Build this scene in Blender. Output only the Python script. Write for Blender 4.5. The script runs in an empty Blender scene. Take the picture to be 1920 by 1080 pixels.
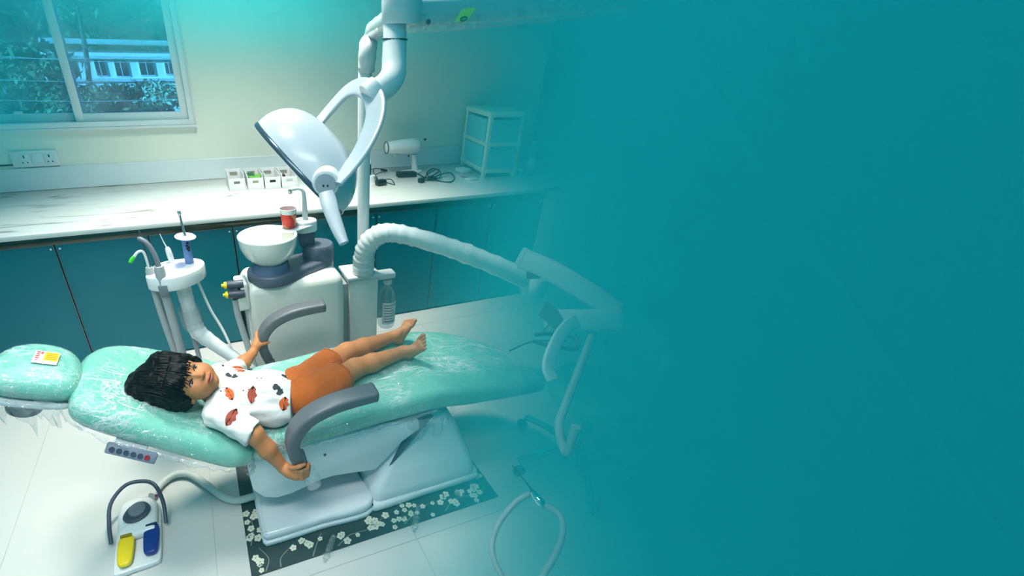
import bpy, bmesh, math, random
import numpy as np
from mathutils import Vector, Matrix, Euler
from mathutils.bvhtree import BVHTree
random.seed(7); RNG = np.random.default_rng(7)
scene = bpy.context.scene
COL = scene.collection

# ------------------------------------------------------------------ camera
F_PX, CX, CY, CAM_H = 842.0, 687.0, 601.0, 1.75
def _n(v): return v / np.linalg.norm(v)
_dn = _n(np.array([666 - CX, 2042 - CY, F_PX])); _x = _n(np.array([3309 - CX, 147 - CY, F_PX]))
_x = _n(_x - _dn * np.dot(_x, _dn)); _y = np.cross(-_dn, _x)
RW = np.stack([_x, _y, -_dn])           # columns: camera right, down, forward in world axes
CR, CD, CF = Vector(RW[:, 0]), Vector(RW[:, 1]), Vector(RW[:, 2])
cam_d = bpy.data.cameras.new('camera'); cam = bpy.data.objects.new('camera', cam_d); COL.objects.link(cam)
cam_d.sensor_width = 36.0; cam_d.sensor_fit = 'HORIZONTAL'; cam_d.lens = F_PX / 1920 * 36
cam_d.shift_x = (960 - CX) / 1920; cam_d.shift_y = (CY - 540) / 1920
cam_d.clip_start = 0.02; cam_d.clip_end = 400
cam.matrix_world = Matrix(((CR.x, -CD.x, -CF.x, 0), (CR.y, -CD.y, -CF.y, 0), (CR.z, -CD.z, -CF.z, CAM_H), (0, 0, 0, 1)))
scene.camera = cam

# ------------------------------------------------------------------ world, lights, exposure
scene.view_settings.view_transform = 'Standard'; scene.view_settings.look = 'None'
scene.view_settings.gamma = 1.0; scene.view_settings.use_curve_mapping = False
scene.view_settings.exposure = 0.0
scene.cycles.use_denoising = True; scene.cycles.use_adaptive_sampling = True; scene.cycles.adaptive_threshold = 0.04; scene.cycles.adaptive_min_samples = 16
scene.cycles.max_bounces = 8; scene.cycles.diffuse_bounces = 2; scene.cycles.glossy_bounces = 3
scene.cycles.transmission_bounces = 6; scene.cycles.transparent_max_bounces = 16
world = bpy.data.worlds.new('teal_ambient'); scene.world = world; world.use_nodes = True  # even teal ambient light, added to tint the room
wn = world.node_tree.nodes; bg = wn['Background']
bg.inputs['Color'].default_value = (0.055, 0.37, 0.475, 1); bg.inputs['Strength'].default_value = 1.26

def spot(name, loc, target, power, angle, blend, size, color):
    d = bpy.data.lights.new(name, 'SPOT'); d.energy = power; d.spot_size = math.radians(angle); d.spot_blend = blend
    d.shadow_soft_size = size; d.color = color
    o = bpy.data.objects.new(name, d); COL.objects.link(o); o.location = loc
    o.rotation_euler = (Vector(target) - Vector(loc)).to_track_quat('-Z', 'Y').to_euler()
    return o
WARM = (1.0, 0.95, 0.82)
spot('added_key_spot', (0.30, 2.55, 3.3), (0.30, 2.62, 0.0), 450, 90, 1.0, 0.25, WARM)  # unseen spots, added to shape a pool of warm light
spot('added_key_spot', (-0.50, 1.25, 3.3), (-0.42, 1.45, 0.0), 190, 66, 1.0, 0.25, (1, 0.98, 0.95))
def panel(name, loc, target, power, sx, sy, spread, color):
    d = bpy.data.lights.new(name, 'AREA'); d.energy = power; d.shape = 'RECTANGLE'; d.size = sx; d.size_y = sy; d.spread = math.radians(spread); d.color = color
    o = bpy.data.objects.new(name, d); COL.objects.link(o); o.location = loc
    o.rotation_euler = (Vector(target) - Vector(loc)).to_track_quat('-Z', 'Y').to_euler(); return o
panel('ceiling_panel_lamp', (-0.35, 0.05, 3.1), (-0.10, 1.25, 0.0), 8.5, 1.4, 0.35, 75, (1, 0.98, 0.95))
sun_d = bpy.data.lights.new('sun', 'SUN'); sun_d.energy = 12.0; sun_d.angle = .02; sun_d.color = (1, .98, .95)
sun = bpy.data.objects.new('sun', sun_d); COL.objects.link(sun); sun.rotation_euler = Vector((1, .5, -.3)).to_track_quat('-Z', 'Y').to_euler()
def at(x, y, Y):
    """world point on the vertical plane at depth Y seen at pixel (x, y) of the 1920 x 1080 frame"""
    d = RW @ np.array([(x - CX) / F_PX, (y - CY) / F_PX, 1.]); return Vector((d[0] * Y / d[1], Y, CAM_H + d[2] * Y / d[1]))
def atz(x, y, z):
    d = RW @ np.array([(x - CX) / F_PX, (y - CY) / F_PX, 1.]); t = (z - CAM_H) / d[2]; return Vector((d[0] * t, d[1] * t, z))
def atq(x, y, q):
    d = RW @ np.array([(x - CX) / F_PX, (y - CY) / F_PX, 1.]); return Vector((d[0] * q, d[1] * q, CAM_H + d[2] * q))

# ------------------------------------------------------------------ helpers: materials
def lin(c):
    if isinstance(c, str): c = [int(c[i:i + 2], 16) / 255 for i in (0, 2, 4)]
    else: c = [x / 255 for x in c]
    return tuple(x / 12.92 if x <= .04045 else ((x + .055) / 1.055) ** 2.4 for x in c)
MATS = {}
def nd(nt, t, x=0, y=0, **kw):
    n = nt.nodes.new(t); n.location = (x, y)
    for k, v in kw.items(): setattr(n, k, v)
    return n
def M(name, col, rough=.5, metal=0., coat=0., bump=0., bscale=60., var=.04, vscale=8., spec=.5, trans=0., stretch=None, sheen=0., emit=0., coatbump=False, coatrough=.06, distort=0.):
    if name in MATS: return MATS[name]
    m = bpy.data.materials.new(name); m.use_nodes = True; nt = m.node_tree; b = nt.nodes['Principled BSDF']
    c = lin(col)
    tc = nd(nt, 'ShaderNodeTexCoord', -900, 0); no = nd(nt, 'ShaderNodeTexNoise', -600, 100)
    no.inputs['Scale'].default_value = vscale; no.inputs['Detail'].default_value = 4
    nt.links.new(tc.outputs['Object'], no.inputs['Vector'])
    mx = nd(nt, 'ShaderNodeMix', -300, 100, data_type='RGBA')
    mx.inputs['A'].default_value = tuple(x * (1 - var) for x in c) + (1,); mx.inputs['B'].default_value = tuple(min(1, x * (1 + var)) for x in c) + (1,)
    nt.links.new(no.outputs['Fac'], mx.inputs['Factor']); nt.links.new(mx.outputs['Result'], b.inputs['Base Color'])
    b.inputs['Roughness'].default_value = rough; b.inputs['Metallic'].default_value = metal
    b.inputs['Coat Weight'].default_value = coat; b.inputs['Coat Roughness'].default_value = coatrough
    b.inputs['Specular IOR Level'].default_value = spec; b.inputs['Transmission Weight'].default_value = trans
    b.inputs['Sheen Weight'].default_value = sheen
    if emit: b.inputs['Emission Color'].default_value = c + (1,); b.inputs['Emission Strength'].default_value = emit
    if bump:
        n2 = nd(nt, 'ShaderNodeTexNoise', -600, -300); n2.inputs['Scale'].default_value = bscale; n2.inputs['Detail'].default_value = 5
        n2.inputs['Distortion'].default_value = distort
        src = tc.outputs['Object']
        if stretch:
            mp = nd(nt, 'ShaderNodeMapping', -750, -300); mp.inputs['Scale'].default_value = stretch; mp.inputs['Rotation'].default_value = (0, 0, .5)
            nt.links.new(src, mp.inputs['Vector']); src = mp.outputs['Vector']
        nt.links.new(src, n2.inputs['Vector'])
        bp = nd(nt, 'ShaderNodeBump', -300, -300); bp.inputs['Strength'].default_value = bump; bp.inputs['Distance'].default_value = .01
        nt.links.new(n2.outputs['Fac'], bp.inputs['Height'])
        nt.links.new(bp.outputs['Normal'], b.inputs['Coat Normal' if coatbump else 'Normal'])
    MATS[name] = m; return m
def M_clear(name, tint, gloss=.3, bump=.6, bscale=25., rough=.08, white=0.):
    """thin clear film: mostly transparent, with a glossy crinkled skin"""
    if name in MATS: return MATS[name]
    m = bpy.data.materials.new(name); m.use_nodes = True; nt = m.node_tree
    for n in list(nt.nodes): nt.nodes.remove(n)
    out = nd(nt, 'ShaderNodeOutputMaterial', 600, 0)
    tr = nd(nt, 'ShaderNodeBsdfTransparent', 0, 100); tr.inputs['Color'].default_value = tuple(tint) + (1,)
    gl = nd(nt, 'ShaderNodeBsdfGlossy', 0, -100); gl.inputs['Roughness'].default_value = rough
    tc = nd(nt, 'ShaderNodeTexCoord', -800, 0); no = nd(nt, 'ShaderNodeTexNoise', -500, -200); no.inputs['Scale'].default_value = bscale
    no.inputs['Detail'].default_value = 4; no.inputs['Distortion'].default_value = 1.2
    nt.links.new(tc.outputs['Object'], no.inputs['Vector'])
    if bump:
        bp = nd(nt, 'ShaderNodeBump', -250, -200); bp.inputs['Strength'].default_value = bump; bp.inputs['Distance'].default_value = .02
        nt.links.new(no.outputs['Fac'], bp.inputs['Height']); nt.links.new(bp.outputs['Normal'], gl.inputs['Normal'])
    mx = nd(nt, 'ShaderNodeMixShader', 300, 0); mx.inputs[0].default_value = gloss
    nt.links.new(tr.outputs[0], mx.inputs[1]); nt.links.new(gl.outputs[0], mx.inputs[2])
    last = mx
    if white:
        df = nd(nt, 'ShaderNodeBsdfDiffuse', 0, -300); df.inputs['Color'].default_value = (.85, .9, .9, 1)
        rp = nd(nt, 'ShaderNodeMapRange', 0, 300); rp.inputs['From Min'].default_value = .45; rp.inputs['From Max'].default_value = .75
        rp.inputs['To Min'].default_value = white * .3; rp.inputs['To Max'].default_value = white
        nt.links.new(no.outputs['Fac'], rp.inputs['Value'])
        m2 = nd(nt, 'ShaderNodeMixShader', 450, 0); nt.links.new(rp.outputs[0], m2.inputs[0])
        nt.links.new(mx.outputs[0], m2.inputs[1]); nt.links.new(df.outputs[0], m2.inputs[2]); last = m2
    nt.links.new(last.outputs[0], out.inputs['Surface'])
    MATS[name] = m; return m

# ------------------------------------------------------------------ helpers: shapes, all as (verts, faces) in world coordinates
def cat(*mds):
    V, F = [], []
    for v, f in mds:
        o = len(V); V += [tuple(p) for p in v]; F += [tuple(i + o for i in q) for q in f]
    return V, F
def xf(md, fn): return [tuple(fn(Vector(p))) for p in md[0]], md[1]
def place(md, loc=(0, 0, 0), rot=(0, 0, 0), axes=None, sc=(1, 1, 1)):
    if axes: R3 = Matrix(axes).transposed()
    else: R3 = Euler(rot).to_matrix()
    L = Vector(loc); S = Vector(sc)
    return [tuple(L + R3 @ Vector((p[0] * S.x, p[1] * S.y, p[2] * S.z))) for p in md[0]], md[1]
def box(x0, x1, y0, y1, z0, z1, bev=0., seg=2):
    bm = bmesh.new(); bmesh.ops.create_cube(bm, size=1)
    for v in bm.verts: v.co = Vector(((x0 + x1) / 2 + v.co.x * (x1 - x0), (y0 + y1) / 2 + v.co.y * (y1 - y0), (z0 + z1) / 2 + v.co.z * (z1 - z0)))
    if bev: bmesh.ops.bevel(bm, geom=bm.edges[:], offset=bev, segments=seg, profile=.5, affect='EDGES', clamp_overlap=True)
    bm.verts.index_update(); V = [tuple(v.co) for v in bm.verts]; F = [tuple(v.index for v in f.verts) for f in bm.faces]; bm.free(); return V, F
def cbox(sx, sy, sz, bev=0., seg=2): return box(-sx / 2, sx / 2, -sy / 2, sy / 2, -sz / 2, sz / 2, bev, seg)
def frame(zdir, xhint=(1, 0, 0)):
    z = Vector(zdir).normalized(); x = Vector(xhint); x = x - z * x.dot(z)
    if x.length < 1e-4: x = Vector((0, 1, 0)) - z * z.y
    x.normalize(); y = z.cross(x); return (x, y, z)
def lathe(prof, loc=(0, 0, 0), axis=(0, 0, 1), n=32, close=True):
    V, F = [], []; k = len(prof)
    for i in range(n):
        a = 2 * math.pi * i / n
        for r, h in prof: V.append((r * math.cos(a), r * math.sin(a), h))
    for i in range(n):
        j = (i + 1) % n
        for q in range(k - 1): F.append((i * k + q, j * k + q, j * k + q + 1, i * k + q + 1))
    if close:
        if prof[0][0] > 1e-6: F.append(tuple(i * k for i in range(n))[::-1])
        if prof[-1][0] > 1e-6: F.append(tuple(i * k + k - 1 for i in range(n)))
    return place((V, F), loc, axes=frame(axis))
def spline(P, m=8):
    P = [Vector(p) for p in P]
    if len(P) < 3: return [P[0].lerp(P[-1], i / m) for i in range(m + 1)]
    Q = [P[0] * 2 - P[1]] + P + [P[-1] * 2 - P[-2]]; out = []
    for i in range(1, len(Q) - 2):
        a, b, c, d = Q[i - 1:i + 3]
        for s in range(m):
            t = s / m
            out.append(.5 * ((2 * b) + (c - a) * t + (2 * a - 5 * b + 4 * c - d) * t * t + (3 * b - a - 3 * c + d) * t ** 3))
    out.append(P[-1]); return out
def sweep(P, sec, up=(0, 0, 1), scale=None, caps=True):
    """sweep a closed 2-D section along points; sec x is sideways, sec y along up"""
    n = len(P); k = len(sec); V, F = [], []; T = []
    for i in range(n):
        a_, b_ = max(i - 1, 0), min(i + 1, n - 1); t = P[b_] - P[a_]
        while t.length < 1e-7 and (a_ > 0 or b_ < n - 1): a_, b_ = max(a_ - 1, 0), min(b_ + 1, n - 1); t = P[b_] - P[a_]
        T.append(t.normalized())
    u = Vector(up); u = (u - T[0] * u.dot(T[0]))
    if u.length < 1e-4: u = Vector((1, 0, 0)) - T[0] * T[0].x
    u.normalize()
    for i in range(n):
        if i: u = T[i - 1].rotation_difference(T[i]) @ u
        u = (u - T[i] * u.dot(T[i])).normalized(); s = T[i].cross(u)
        sc = scale[i] if scale is not None else 1.
        sx, sy = sc if isinstance(sc, tuple) else (sc, sc)
        for a, b in sec: V.append(tuple(P[i] + s * (a * sx) + u * (b * sy)))
    for i in range(n - 1):
        for q in range(k):
            r = (q + 1) % k; F.append((i * k + q, i * k + r, (i + 1) * k + r, (i + 1) * k + q))
    if caps: F.append(tuple(range(k))[::-1]); F.append(tuple((n - 1) * k + q for q in range(k)))
    return V, F
def circ(r, n=12): return [(r * math.cos(2 * math.pi * i / n), r * math.sin(2 * math.pi * i / n)) for i in range(n)]
def rrect(w, h, r, seg=3):
    out = []
    for cx, cy, a0 in ((w / 2 - r, h / 2 - r, 0), (-w / 2 + r, h / 2 - r, 90), (-w / 2 + r, -h / 2 + r, 180), (w / 2 - r, -h / 2 + r, 270)):
        for s in range(seg + 1):
            a = math.radians(a0 + 90 * s / seg); out.append((cx + r * math.cos(a), cy + r * math.sin(a)))
    return out
def tube(P, r, n=12, m=8, ripple=0., up=(0, 0, 1)):
    Q = spline(P, m); N = len(Q)
    if isinstance(r, (int, float)): sc = [r] * N
    else: sc = [float(np.interp(i / (N - 1), np.linspace(0, 1, len(r)), r)) for i in range(N)]
    if ripple:
        ph = random.random() * 9; sc = [s * (1 + ripple * (math.sin(i * 2.1 + ph) * .5 + (random.random() - .5))) for i, s in enumerate(sc)]
    ends = [.55, .85]
    return sweep([Q[0]] + Q + [Q[-1]], circ(1, n), up, [sc[0] * .7] + sc + [sc[-1] * .7])
def smooth_loop(P, m=6):
    P = [Vector((p[0], p[1], 0)) for p in P]; n = len(P); out = []
    for i in range(n):
        a, b, c, d = P[i - 1], P[i], P[(i + 1) % n], P[(i + 2) % n]
        for s in range(m):
            t = s / m; v = .5 * ((2 * b) + (c - a) * t + (2 * a - 5 * b + 4 * c - d) * t * t + (3 * b - a - 3 * c + d) * t ** 3); out.append((v.x, v.y))
    return out
def cushion(loop, thick, er, dome=.01, fn=None, rings=8, bottom_er=None):
    """padded slab from a counter-clockwise plan loop: rounded edge of radius er, domed top (top at z = 0)"""
    n = len(loop); L = [Vector((a, b)) for a, b in loop]
    N = []
    for i in range(n):
        t = (L[(i + 1) % n] - L[i - 1]).normalized(); N.append(Vector((-t.y, t.x)))
    be = bottom_er if bottom_er is not None else er
    prof = [(be + .02, -thick)]
    for s in range(5): a = math.radians(-90 + 90 * s / 4); prof.append((be * (1 - math.cos(a)), -thick + be + be * math.sin(a)))
    for s in range(7): a = math.radians(90 * s / 6); prof.append((er * (1 - math.cos(a)), -er + er * math.sin(a)))
    V, F = [], []; c = sum(L, Vector((0, 0))) / n
    def inset(ins):
        Q = [L[i] + N[i] * ins for i in range(n)]
        for _ in range(int(round(14 * ins / .04))): Q = [Q[i] * .5 + (Q[i - 1] + Q[(i + 1) % n]) * .25 for i in range(n)]
        return Q
    for ins, z in prof:
        for p in inset(ins): V.append((p.x, p.y, z))
    R = len(prof)
    last = inset(er)
    for r in range(1, rings):
        f = r / rings; z = dome * (1 - (1 - f) ** 2)
        for p in last: q = p.lerp(c, f); V.append((q.x, q.y, z))
    V.append((c.x, c.y, dome)); R += rings - 1
    for r in range(R - 1):
        for i in range(n): j = (i + 1) % n; F.append((r * n + i, r * n + j, (r + 1) * n + j, (r + 1) * n + i))
    ce = len(V) - 1
    for i in range(n): F.append(((R - 1) * n + i, (R - 1) * n + (i + 1) % n, ce))
    F.append(tuple(range(n))[::-1])
    md = (V, F)
    return xf(md, fn) if fn else md
def prism(poly, y0, y1, bev=0., seg=2):
    """polygon in (x, z) extruded along y"""
    bm = bmesh.new(); a = [bm.verts.new((x, y0, z)) for x, z in poly]; b = [bm.verts.new((x, y1, z)) for x, z in poly]; n = len(poly)
    bm.faces.new(a); bm.faces.new(b[::-1])
    for i in range(n): bm.faces.new((a[i], b[i], b[(i + 1) % n], a[(i + 1) % n])[::-1])
    bmesh.ops.recalc_face_normals(bm, faces=bm.faces[:])
    if bev: bmesh.ops.bevel(bm, geom=bm.edges[:], offset=bev, segments=seg, profile=.5, affect='EDGES', clamp_overlap=True)
    bm.verts.index_update(); V = [tuple(v.co) for v in bm.verts]; F = [tuple(v.index for v in f.verts) for f in bm.faces]; bm.free(); return V, F
def slab(loop, z0, z1, er=.004):
    """plan loop (x, y) extruded in z with softened edges"""
    n = len(loop); L = [Vector(p) for p in loop]; N = []
    for i in range(n): t = (L[(i + 1) % n] - L[i - 1]).normalized(); N.append(Vector((-t.y, t.x)))
    V, F = [], []; prof = [(er, z0), (er * .3, z0 + er * .3), (0, z0 + er), (0, z1 - er), (er * .3, z1 - er * .3), (er, z1)]
    for ins, z in prof:
        for i in range(n): p = L[i] + N[i] * ins; V.append((p.x, p.y, z))
    for r in range(len(prof) - 1):
        for i in range(n): j = (i + 1) % n; F.append((r * n + i, r * n + j, (r + 1) * n + j, (r + 1) * n + i))
    F.append(tuple(range(n))[::-1]); F.append(tuple((len(prof) - 1) * n + i for i in range(n))); return V, F
def stadium(ax, ay, ra, bx, by, rb, n=12):
    """plan loop around two circles"""
    d = Vector((bx - ax, by - ay)); L = d.length; th = math.atan2(d.y, d.x); k = math.acos(max(-1, min(1, (ra - rb) / L))); out = []
    for s in range(n + 1): a = th + k + (2 * math.pi - 2 * k) * s / n; out.append((ax + ra * math.cos(a), ay + ra * math.sin(a)))
    for s in range(n + 1): a = th - k + 2 * k * s / n; out.append((bx + rb * math.cos(a), by + rb * math.sin(a)))
    return out

# ------------------------------------------------------------------ helpers: signed-distance solids meshed by surface nets
class SDF:
    def __init__(s, lo, hi, res):
        s.lo = np.array(lo, float); s.res = res; s.n = np.ceil((np.array(hi) - s.lo) / res).astype(int) + 1
        s.f = np.full(s.n, .2, np.float32)
    def _blk(s, c, rad, pad):
        a = np.clip(np.floor((np.min(c, 0) - rad - pad - s.lo) / s.res).astype(int), 0, s.n - 1)
        b = np.clip(np.ceil((np.max(c, 0) + rad + pad - s.lo) / s.res).astype(int) + 1, 1, s.n)
        ax = [s.lo[i] + s.res * np.arange(a[i], b[i]) for i in range(3)]
        P = np.stack(np.meshgrid(*ax, indexing='ij'), -1)
        return tuple(slice(a[i], b[i]) for i in range(3)), P
    def _mix(s, sl, d, k):
        f = s.f[sl]
        if k > 0:
            h = np.clip(.5 + .5 * (f - d) / k, 0, 1); s.f[sl] = f * (1 - h) + d * h - k * h * (1 - h)
        else: s.f[sl] = np.minimum(f, d)
    def cone(s, a, b, r1, r2, k=.01, sub=False, flat=None, cut=None):
        a, b = np.array(a, float), np.array(b, float); sl, P = s._blk(np.stack([a, b]), max(r1, r2), .03)
        ab = b - a; t = np.clip(((P - a) @ ab) / max(1e-9, ab @ ab), 0, 1)
        D = P - (a + t[..., None] * ab)
        if flat is not None:
            ax, sc = np.array(flat[0], float), flat[1]; w = D @ ax; D = D + (w * (1 / sc - 1))[..., None] * ax
        d = (np.linalg.norm(D, axis=-1) - (r1 + (r2 - r1) * t)).astype(np.float32)
        if cut is not None:
            cn = np.array(cut[1], float); cn /= np.linalg.norm(cn); d = np.maximum(d, ((P - np.array(cut[0], float)) @ cn).astype(np.float32))
        if sub: s.f[sl] = np.maximum(s.f[sl], -d)
        else: s._mix(sl, d, k)
    def ell(s, c, r, axes=None, k=.01, sub=False):
        c = np.array(c, float); r = np.array(r, float); sl, P = s._blk(c[None], r.max(), .03); Q = P - c
        if axes is not None: Q = Q @ np.array(axes, float).T
        k0 = np.linalg.norm(Q / r, axis=-1); k1 = np.linalg.norm(Q / (r * r), axis=-1)
        d = (k0 * (k0 - 1) / np.maximum(k1, 1e-6)).astype(np.float32)
        if sub: 
            f = s.f[sl]; h = np.clip(.5 - .5 * (f + d) / max(k, 1e-6), 0, 1); s.f[sl] = f * (1 - h) - d * h + k * h * (1 - h)
        else: s._mix(sl, d, k)
    def plane(s, p, nrm):
        """keep the side the normal points away from"""
        ax = [s.lo[i] + s.res * np.arange(s.n[i]) for i in range(3)]; nrm = np.array(nrm, float); nrm /= np.linalg.norm(nrm)
        d = (ax[0] - p[0])[:, None, None] * nrm[0] + (ax[1] - p[1])[None, :, None] * nrm[1] + (ax[2] - p[2])[None, None, :] * nrm[2]
        s.f = np.maximum(s.f, d.astype(np.float32))
    def wave(s, amp, freq, seed=0):
        ax = [s.lo[i] + s.res * np.arange(s.n[i]) for i in range(3)]; r = np.random.default_rng(seed)
        for _ in range(6):
            w = r.normal(size=3) * freq; ph = r.random() * 6.28
            s.f += (amp / 6 ** .5 * np.sin((ax[0] * w[0])[:, None, None] + (ax[1] * w[1])[None, :, None] + (ax[2] * w[2])[None, None, :] + ph)).astype(np.float32)
    def mesh(s):
        f = s.f; ins = f < 0; nx, ny, nz = f.shape
        cnt = np.zeros((nx - 1, ny - 1, nz - 1), np.float32); acc = np.zeros((nx - 1, ny - 1, nz - 1, 3), np.float32)
        offs = [(0, 0, 0), (1, 0, 0), (0, 1, 0), (1, 1, 0), (0, 0, 1), (1, 0, 1), (0, 1, 1), (1, 1, 1)]
        C8 = [f[o[0]:nx - 1 + o[0], o[1]:ny - 1 + o[1], o[2]:nz - 1 + o[2]] for o in offs]
        n_in = sum((c < 0).astype(np.int8) for c in C8); act = (n_in > 0) & (n_in < 8)
        idx = np.argwhere(act); vals = np.stack([c[act] for c in C8], 1)
        A = np.zeros((len(idx), 3)); W = np.zeros(len(idx))
        for i in range(8):
            for j in range(i + 1, 8):
                if sum(abs(offs[i][q] - offs[j][q]) for q in range(3)) != 1: continue
                va, vb = vals[:, i], vals[:, j]; m = (va < 0) != (vb < 0); t = np.where(m, va / np.where(m, va - vb, 1), 0)
                pt = np.array(offs[i]) + t[:, None] * (np.array(offs[j]) - np.array(offs[i])); A += pt * m[:, None]; W += m
        V = (idx + A / W[:, None]) * s.res + s.lo
        lut = -np.ones(act.shape, np.int64); lut[act] = np.arange(len(idx)); Fs = []
        for ax in range(3):
            a = [slice(None)] * 3; b = [slice(None)] * 3; a[ax] = slice(0, -1); b[ax] = slice(1, None)
            ch = ins[tuple(a)] != ins[tuple(b)]; e = np.argwhere(ch); u, v = [(1, 2), (2, 0), (0, 1)][ax]
            ok = (e[:, u] > 0) & (e[:, v] > 0) & (e[:, u] < f.shape[u] - 1) & (e[:, v] < f.shape[v] - 1); e = e[ok]
            if not len(e): continue
            def g(du, dv): q = e.copy(); q[:, u] -= du; q[:, v] -= dv; return lut[q[:, 0], q[:, 1], q[:, 2]]
            Q = np.stack([g(1, 1), g(0, 1), g(0, 0), g(1, 0)], 1)
            fl = ~ins[e[:, 0], e[:, 1], e[:, 2]]; Q[fl] = Q[fl][:, ::-1]; Fs.append(Q)
        Fq = np.concatenate(Fs); Fq = Fq[(Fq >= 0).all(1)]
        return V, Fq

# ------------------------------------------------------------------ helpers: objects
ORG = {}
def mesh_obj(name, md, mat, origin, sharp=40, smooth=True):
    V = np.asarray(md[0], np.float32).reshape(-1, 3) - np.array(origin, np.float32)
    me = bpy.data.meshes.new(name)
    me.from_pydata(V.tolist(), [], [tuple(map(int, f)) for f in md[1]]); me.validate()
    if smooth:
        me.polygons.foreach_set('use_smooth', [True] * len(me.polygons))
        if sharp and sharp < 180: me.set_sharp_from_angle(angle=math.radians(sharp))
    if mat: me.materials.append(mat)
    o = bpy.data.objects.new(name, me); COL.objects.link(o); return o
def tag(o, label=None, cat_=None, group=None, kind=None):
    if label: o['label'] = label
    if cat_: o['category'] = cat_
    if group: o['group'] = group
    if kind: o['kind'] = kind
    return o
def thing(name, label, cat_, loc, group=None):
    o = bpy.data.objects.new(name, None); COL.objects.link(o); o.location = loc; o.empty_display_size = .05
    ORG[o.name] = Vector(loc); return tag(o, label, cat_, group)
def part(name, md, mat, parent, sharp=40, label=None, kind=None):
    og = ORG[parent.name]; o = mesh_obj(name, md, mat, og, sharp); o.parent = parent; ORG[o.name] = og
    return tag(o, label, kind=kind)
def single(name, md, mat, label, cat_, loc, group=None, sharp=40):
    o = mesh_obj(name, md, mat, loc, sharp); o.location = loc; ORG[o.name] = Vector(loc); return tag(o, label, cat_, group)
def struct(name, md, mat, sharp=40, loc=(0, 0, 0)):
    o = mesh_obj(name, md, mat, loc, sharp); o.location = loc; ORG[o.name] = Vector(loc); o['kind'] = 'structure'; return o
def piece(src, parent, off, rotz=0.):
    """another piece that shares the mesh of src, under the same parent"""
    o = src.copy(); COL.objects.link(o); o.parent = parent; o.location = off; o.rotation_euler = (0, 0, rotz); ORG[o.name] = ORG[parent.name]; return o
def recalc(o):
    bm = bmesh.new(); bm.from_mesh(o.data); bmesh.ops.recalc_face_normals(bm, faces=bm.faces[:]); bm.to_mesh(o.data); bm.free(); return o
def surf_z(X):
    """height of the chair's padding"""
    if X < 0.02: return .545 - .63 * (X - .02)
    if X < .82: return .545 + .0125 * (X - .02)
    return .555 - .18 * (X - .82)

# ================================================================== the room
XL, XR, YB = -2.6, 3.15, 3.85
m_tile = M('floor_tile', (214, 214, 210), .22, var=.035, vscale=2.2, coat=.2)
m_grout = M('grout', (206, 208, 206), .8)
m_wall = M('cream_paint', (249, 246, 232), .75, var=.015, bump=.05, bscale=180)
m_teal_wall = M('teal_fade_tint', (14, 150, 165), .8, var=.01)  # cream wall tinted teal, the fade put into its colour
m_white = M('white_plastic', (238, 240, 240), .28, var=.015)
m_white_sat = M('white_satin', (232, 236, 238), .42, var=.015)
m_upvc = M('white_window_frame', (232, 238, 238), .35, var=.02)
m_dark = M('dark_gap', (16, 24, 28), .6)
m_steel = M('brushed_steel', (170, 165, 150), .25, 1., bump=.05, bscale=300, stretch=(.05, 1, 1))
m_bronze = M('dark_steel_trim', (88, 88, 78), .2, 1., var=.5, vscale=5)
m_chrome = M('chrome', (215, 220, 222), .08, 1.)
m_grey = M('grey_plastic', (118, 123, 134), .45, var=.03)
m_dgrey = M('dark_grey_plastic', (70, 76, 90), .4, var=.05)
m_black = M('black_rubber', (20, 22, 25), .45)

floor = struct('floor', box(XL, XR, -1.2, YB, -.06, -.003), m_grout)
TX, TY = .8, 1.6
src = None
for i in range(-4, 6):
    for j in range(-2, 4):
        x0, y0 = -.178 + i * TX, 1.02 + j * TY
        if x0 + TX <= XL + .02 or x0 >= XR or y0 >= 2.9: continue
        if src is None:
            src = part('tile', box(.0012, TX - .0012, .0012, TY - .0012, -.01, 0, .0008, 1), m_tile, floor); src.location = (x0, y0, 0); ORG[src.name] = Vector((0, 0, 0))
        else: piece(src, floor, (x0, y0, 0))

# walls: the back wall has the window opening
WX0, WX1, WZ0, WZ1 = -2.15, .046, 1.311, 2.55
struct('wall_back', cat(box(XL - .2, WX0, YB, YB + .15, 0, 3.4), box(WX1, XR, YB, YB + .15, 0, 3.4), box(WX0, WX1, YB, YB + .15, 0, WZ0), box(WX0, WX1, YB, YB + .15, WZ1, 3.4)), m_wall)
struct('wall_right', box(XR, XR + .15, -1.2, YB + .15, 0, 3.4), m_teal_wall)
struct('wall_left', box(XL - .2, XL, -4.0, YB, 0, 5.4), m_wall)  # unseen left wall, made extra tall and long to block the sun

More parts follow.
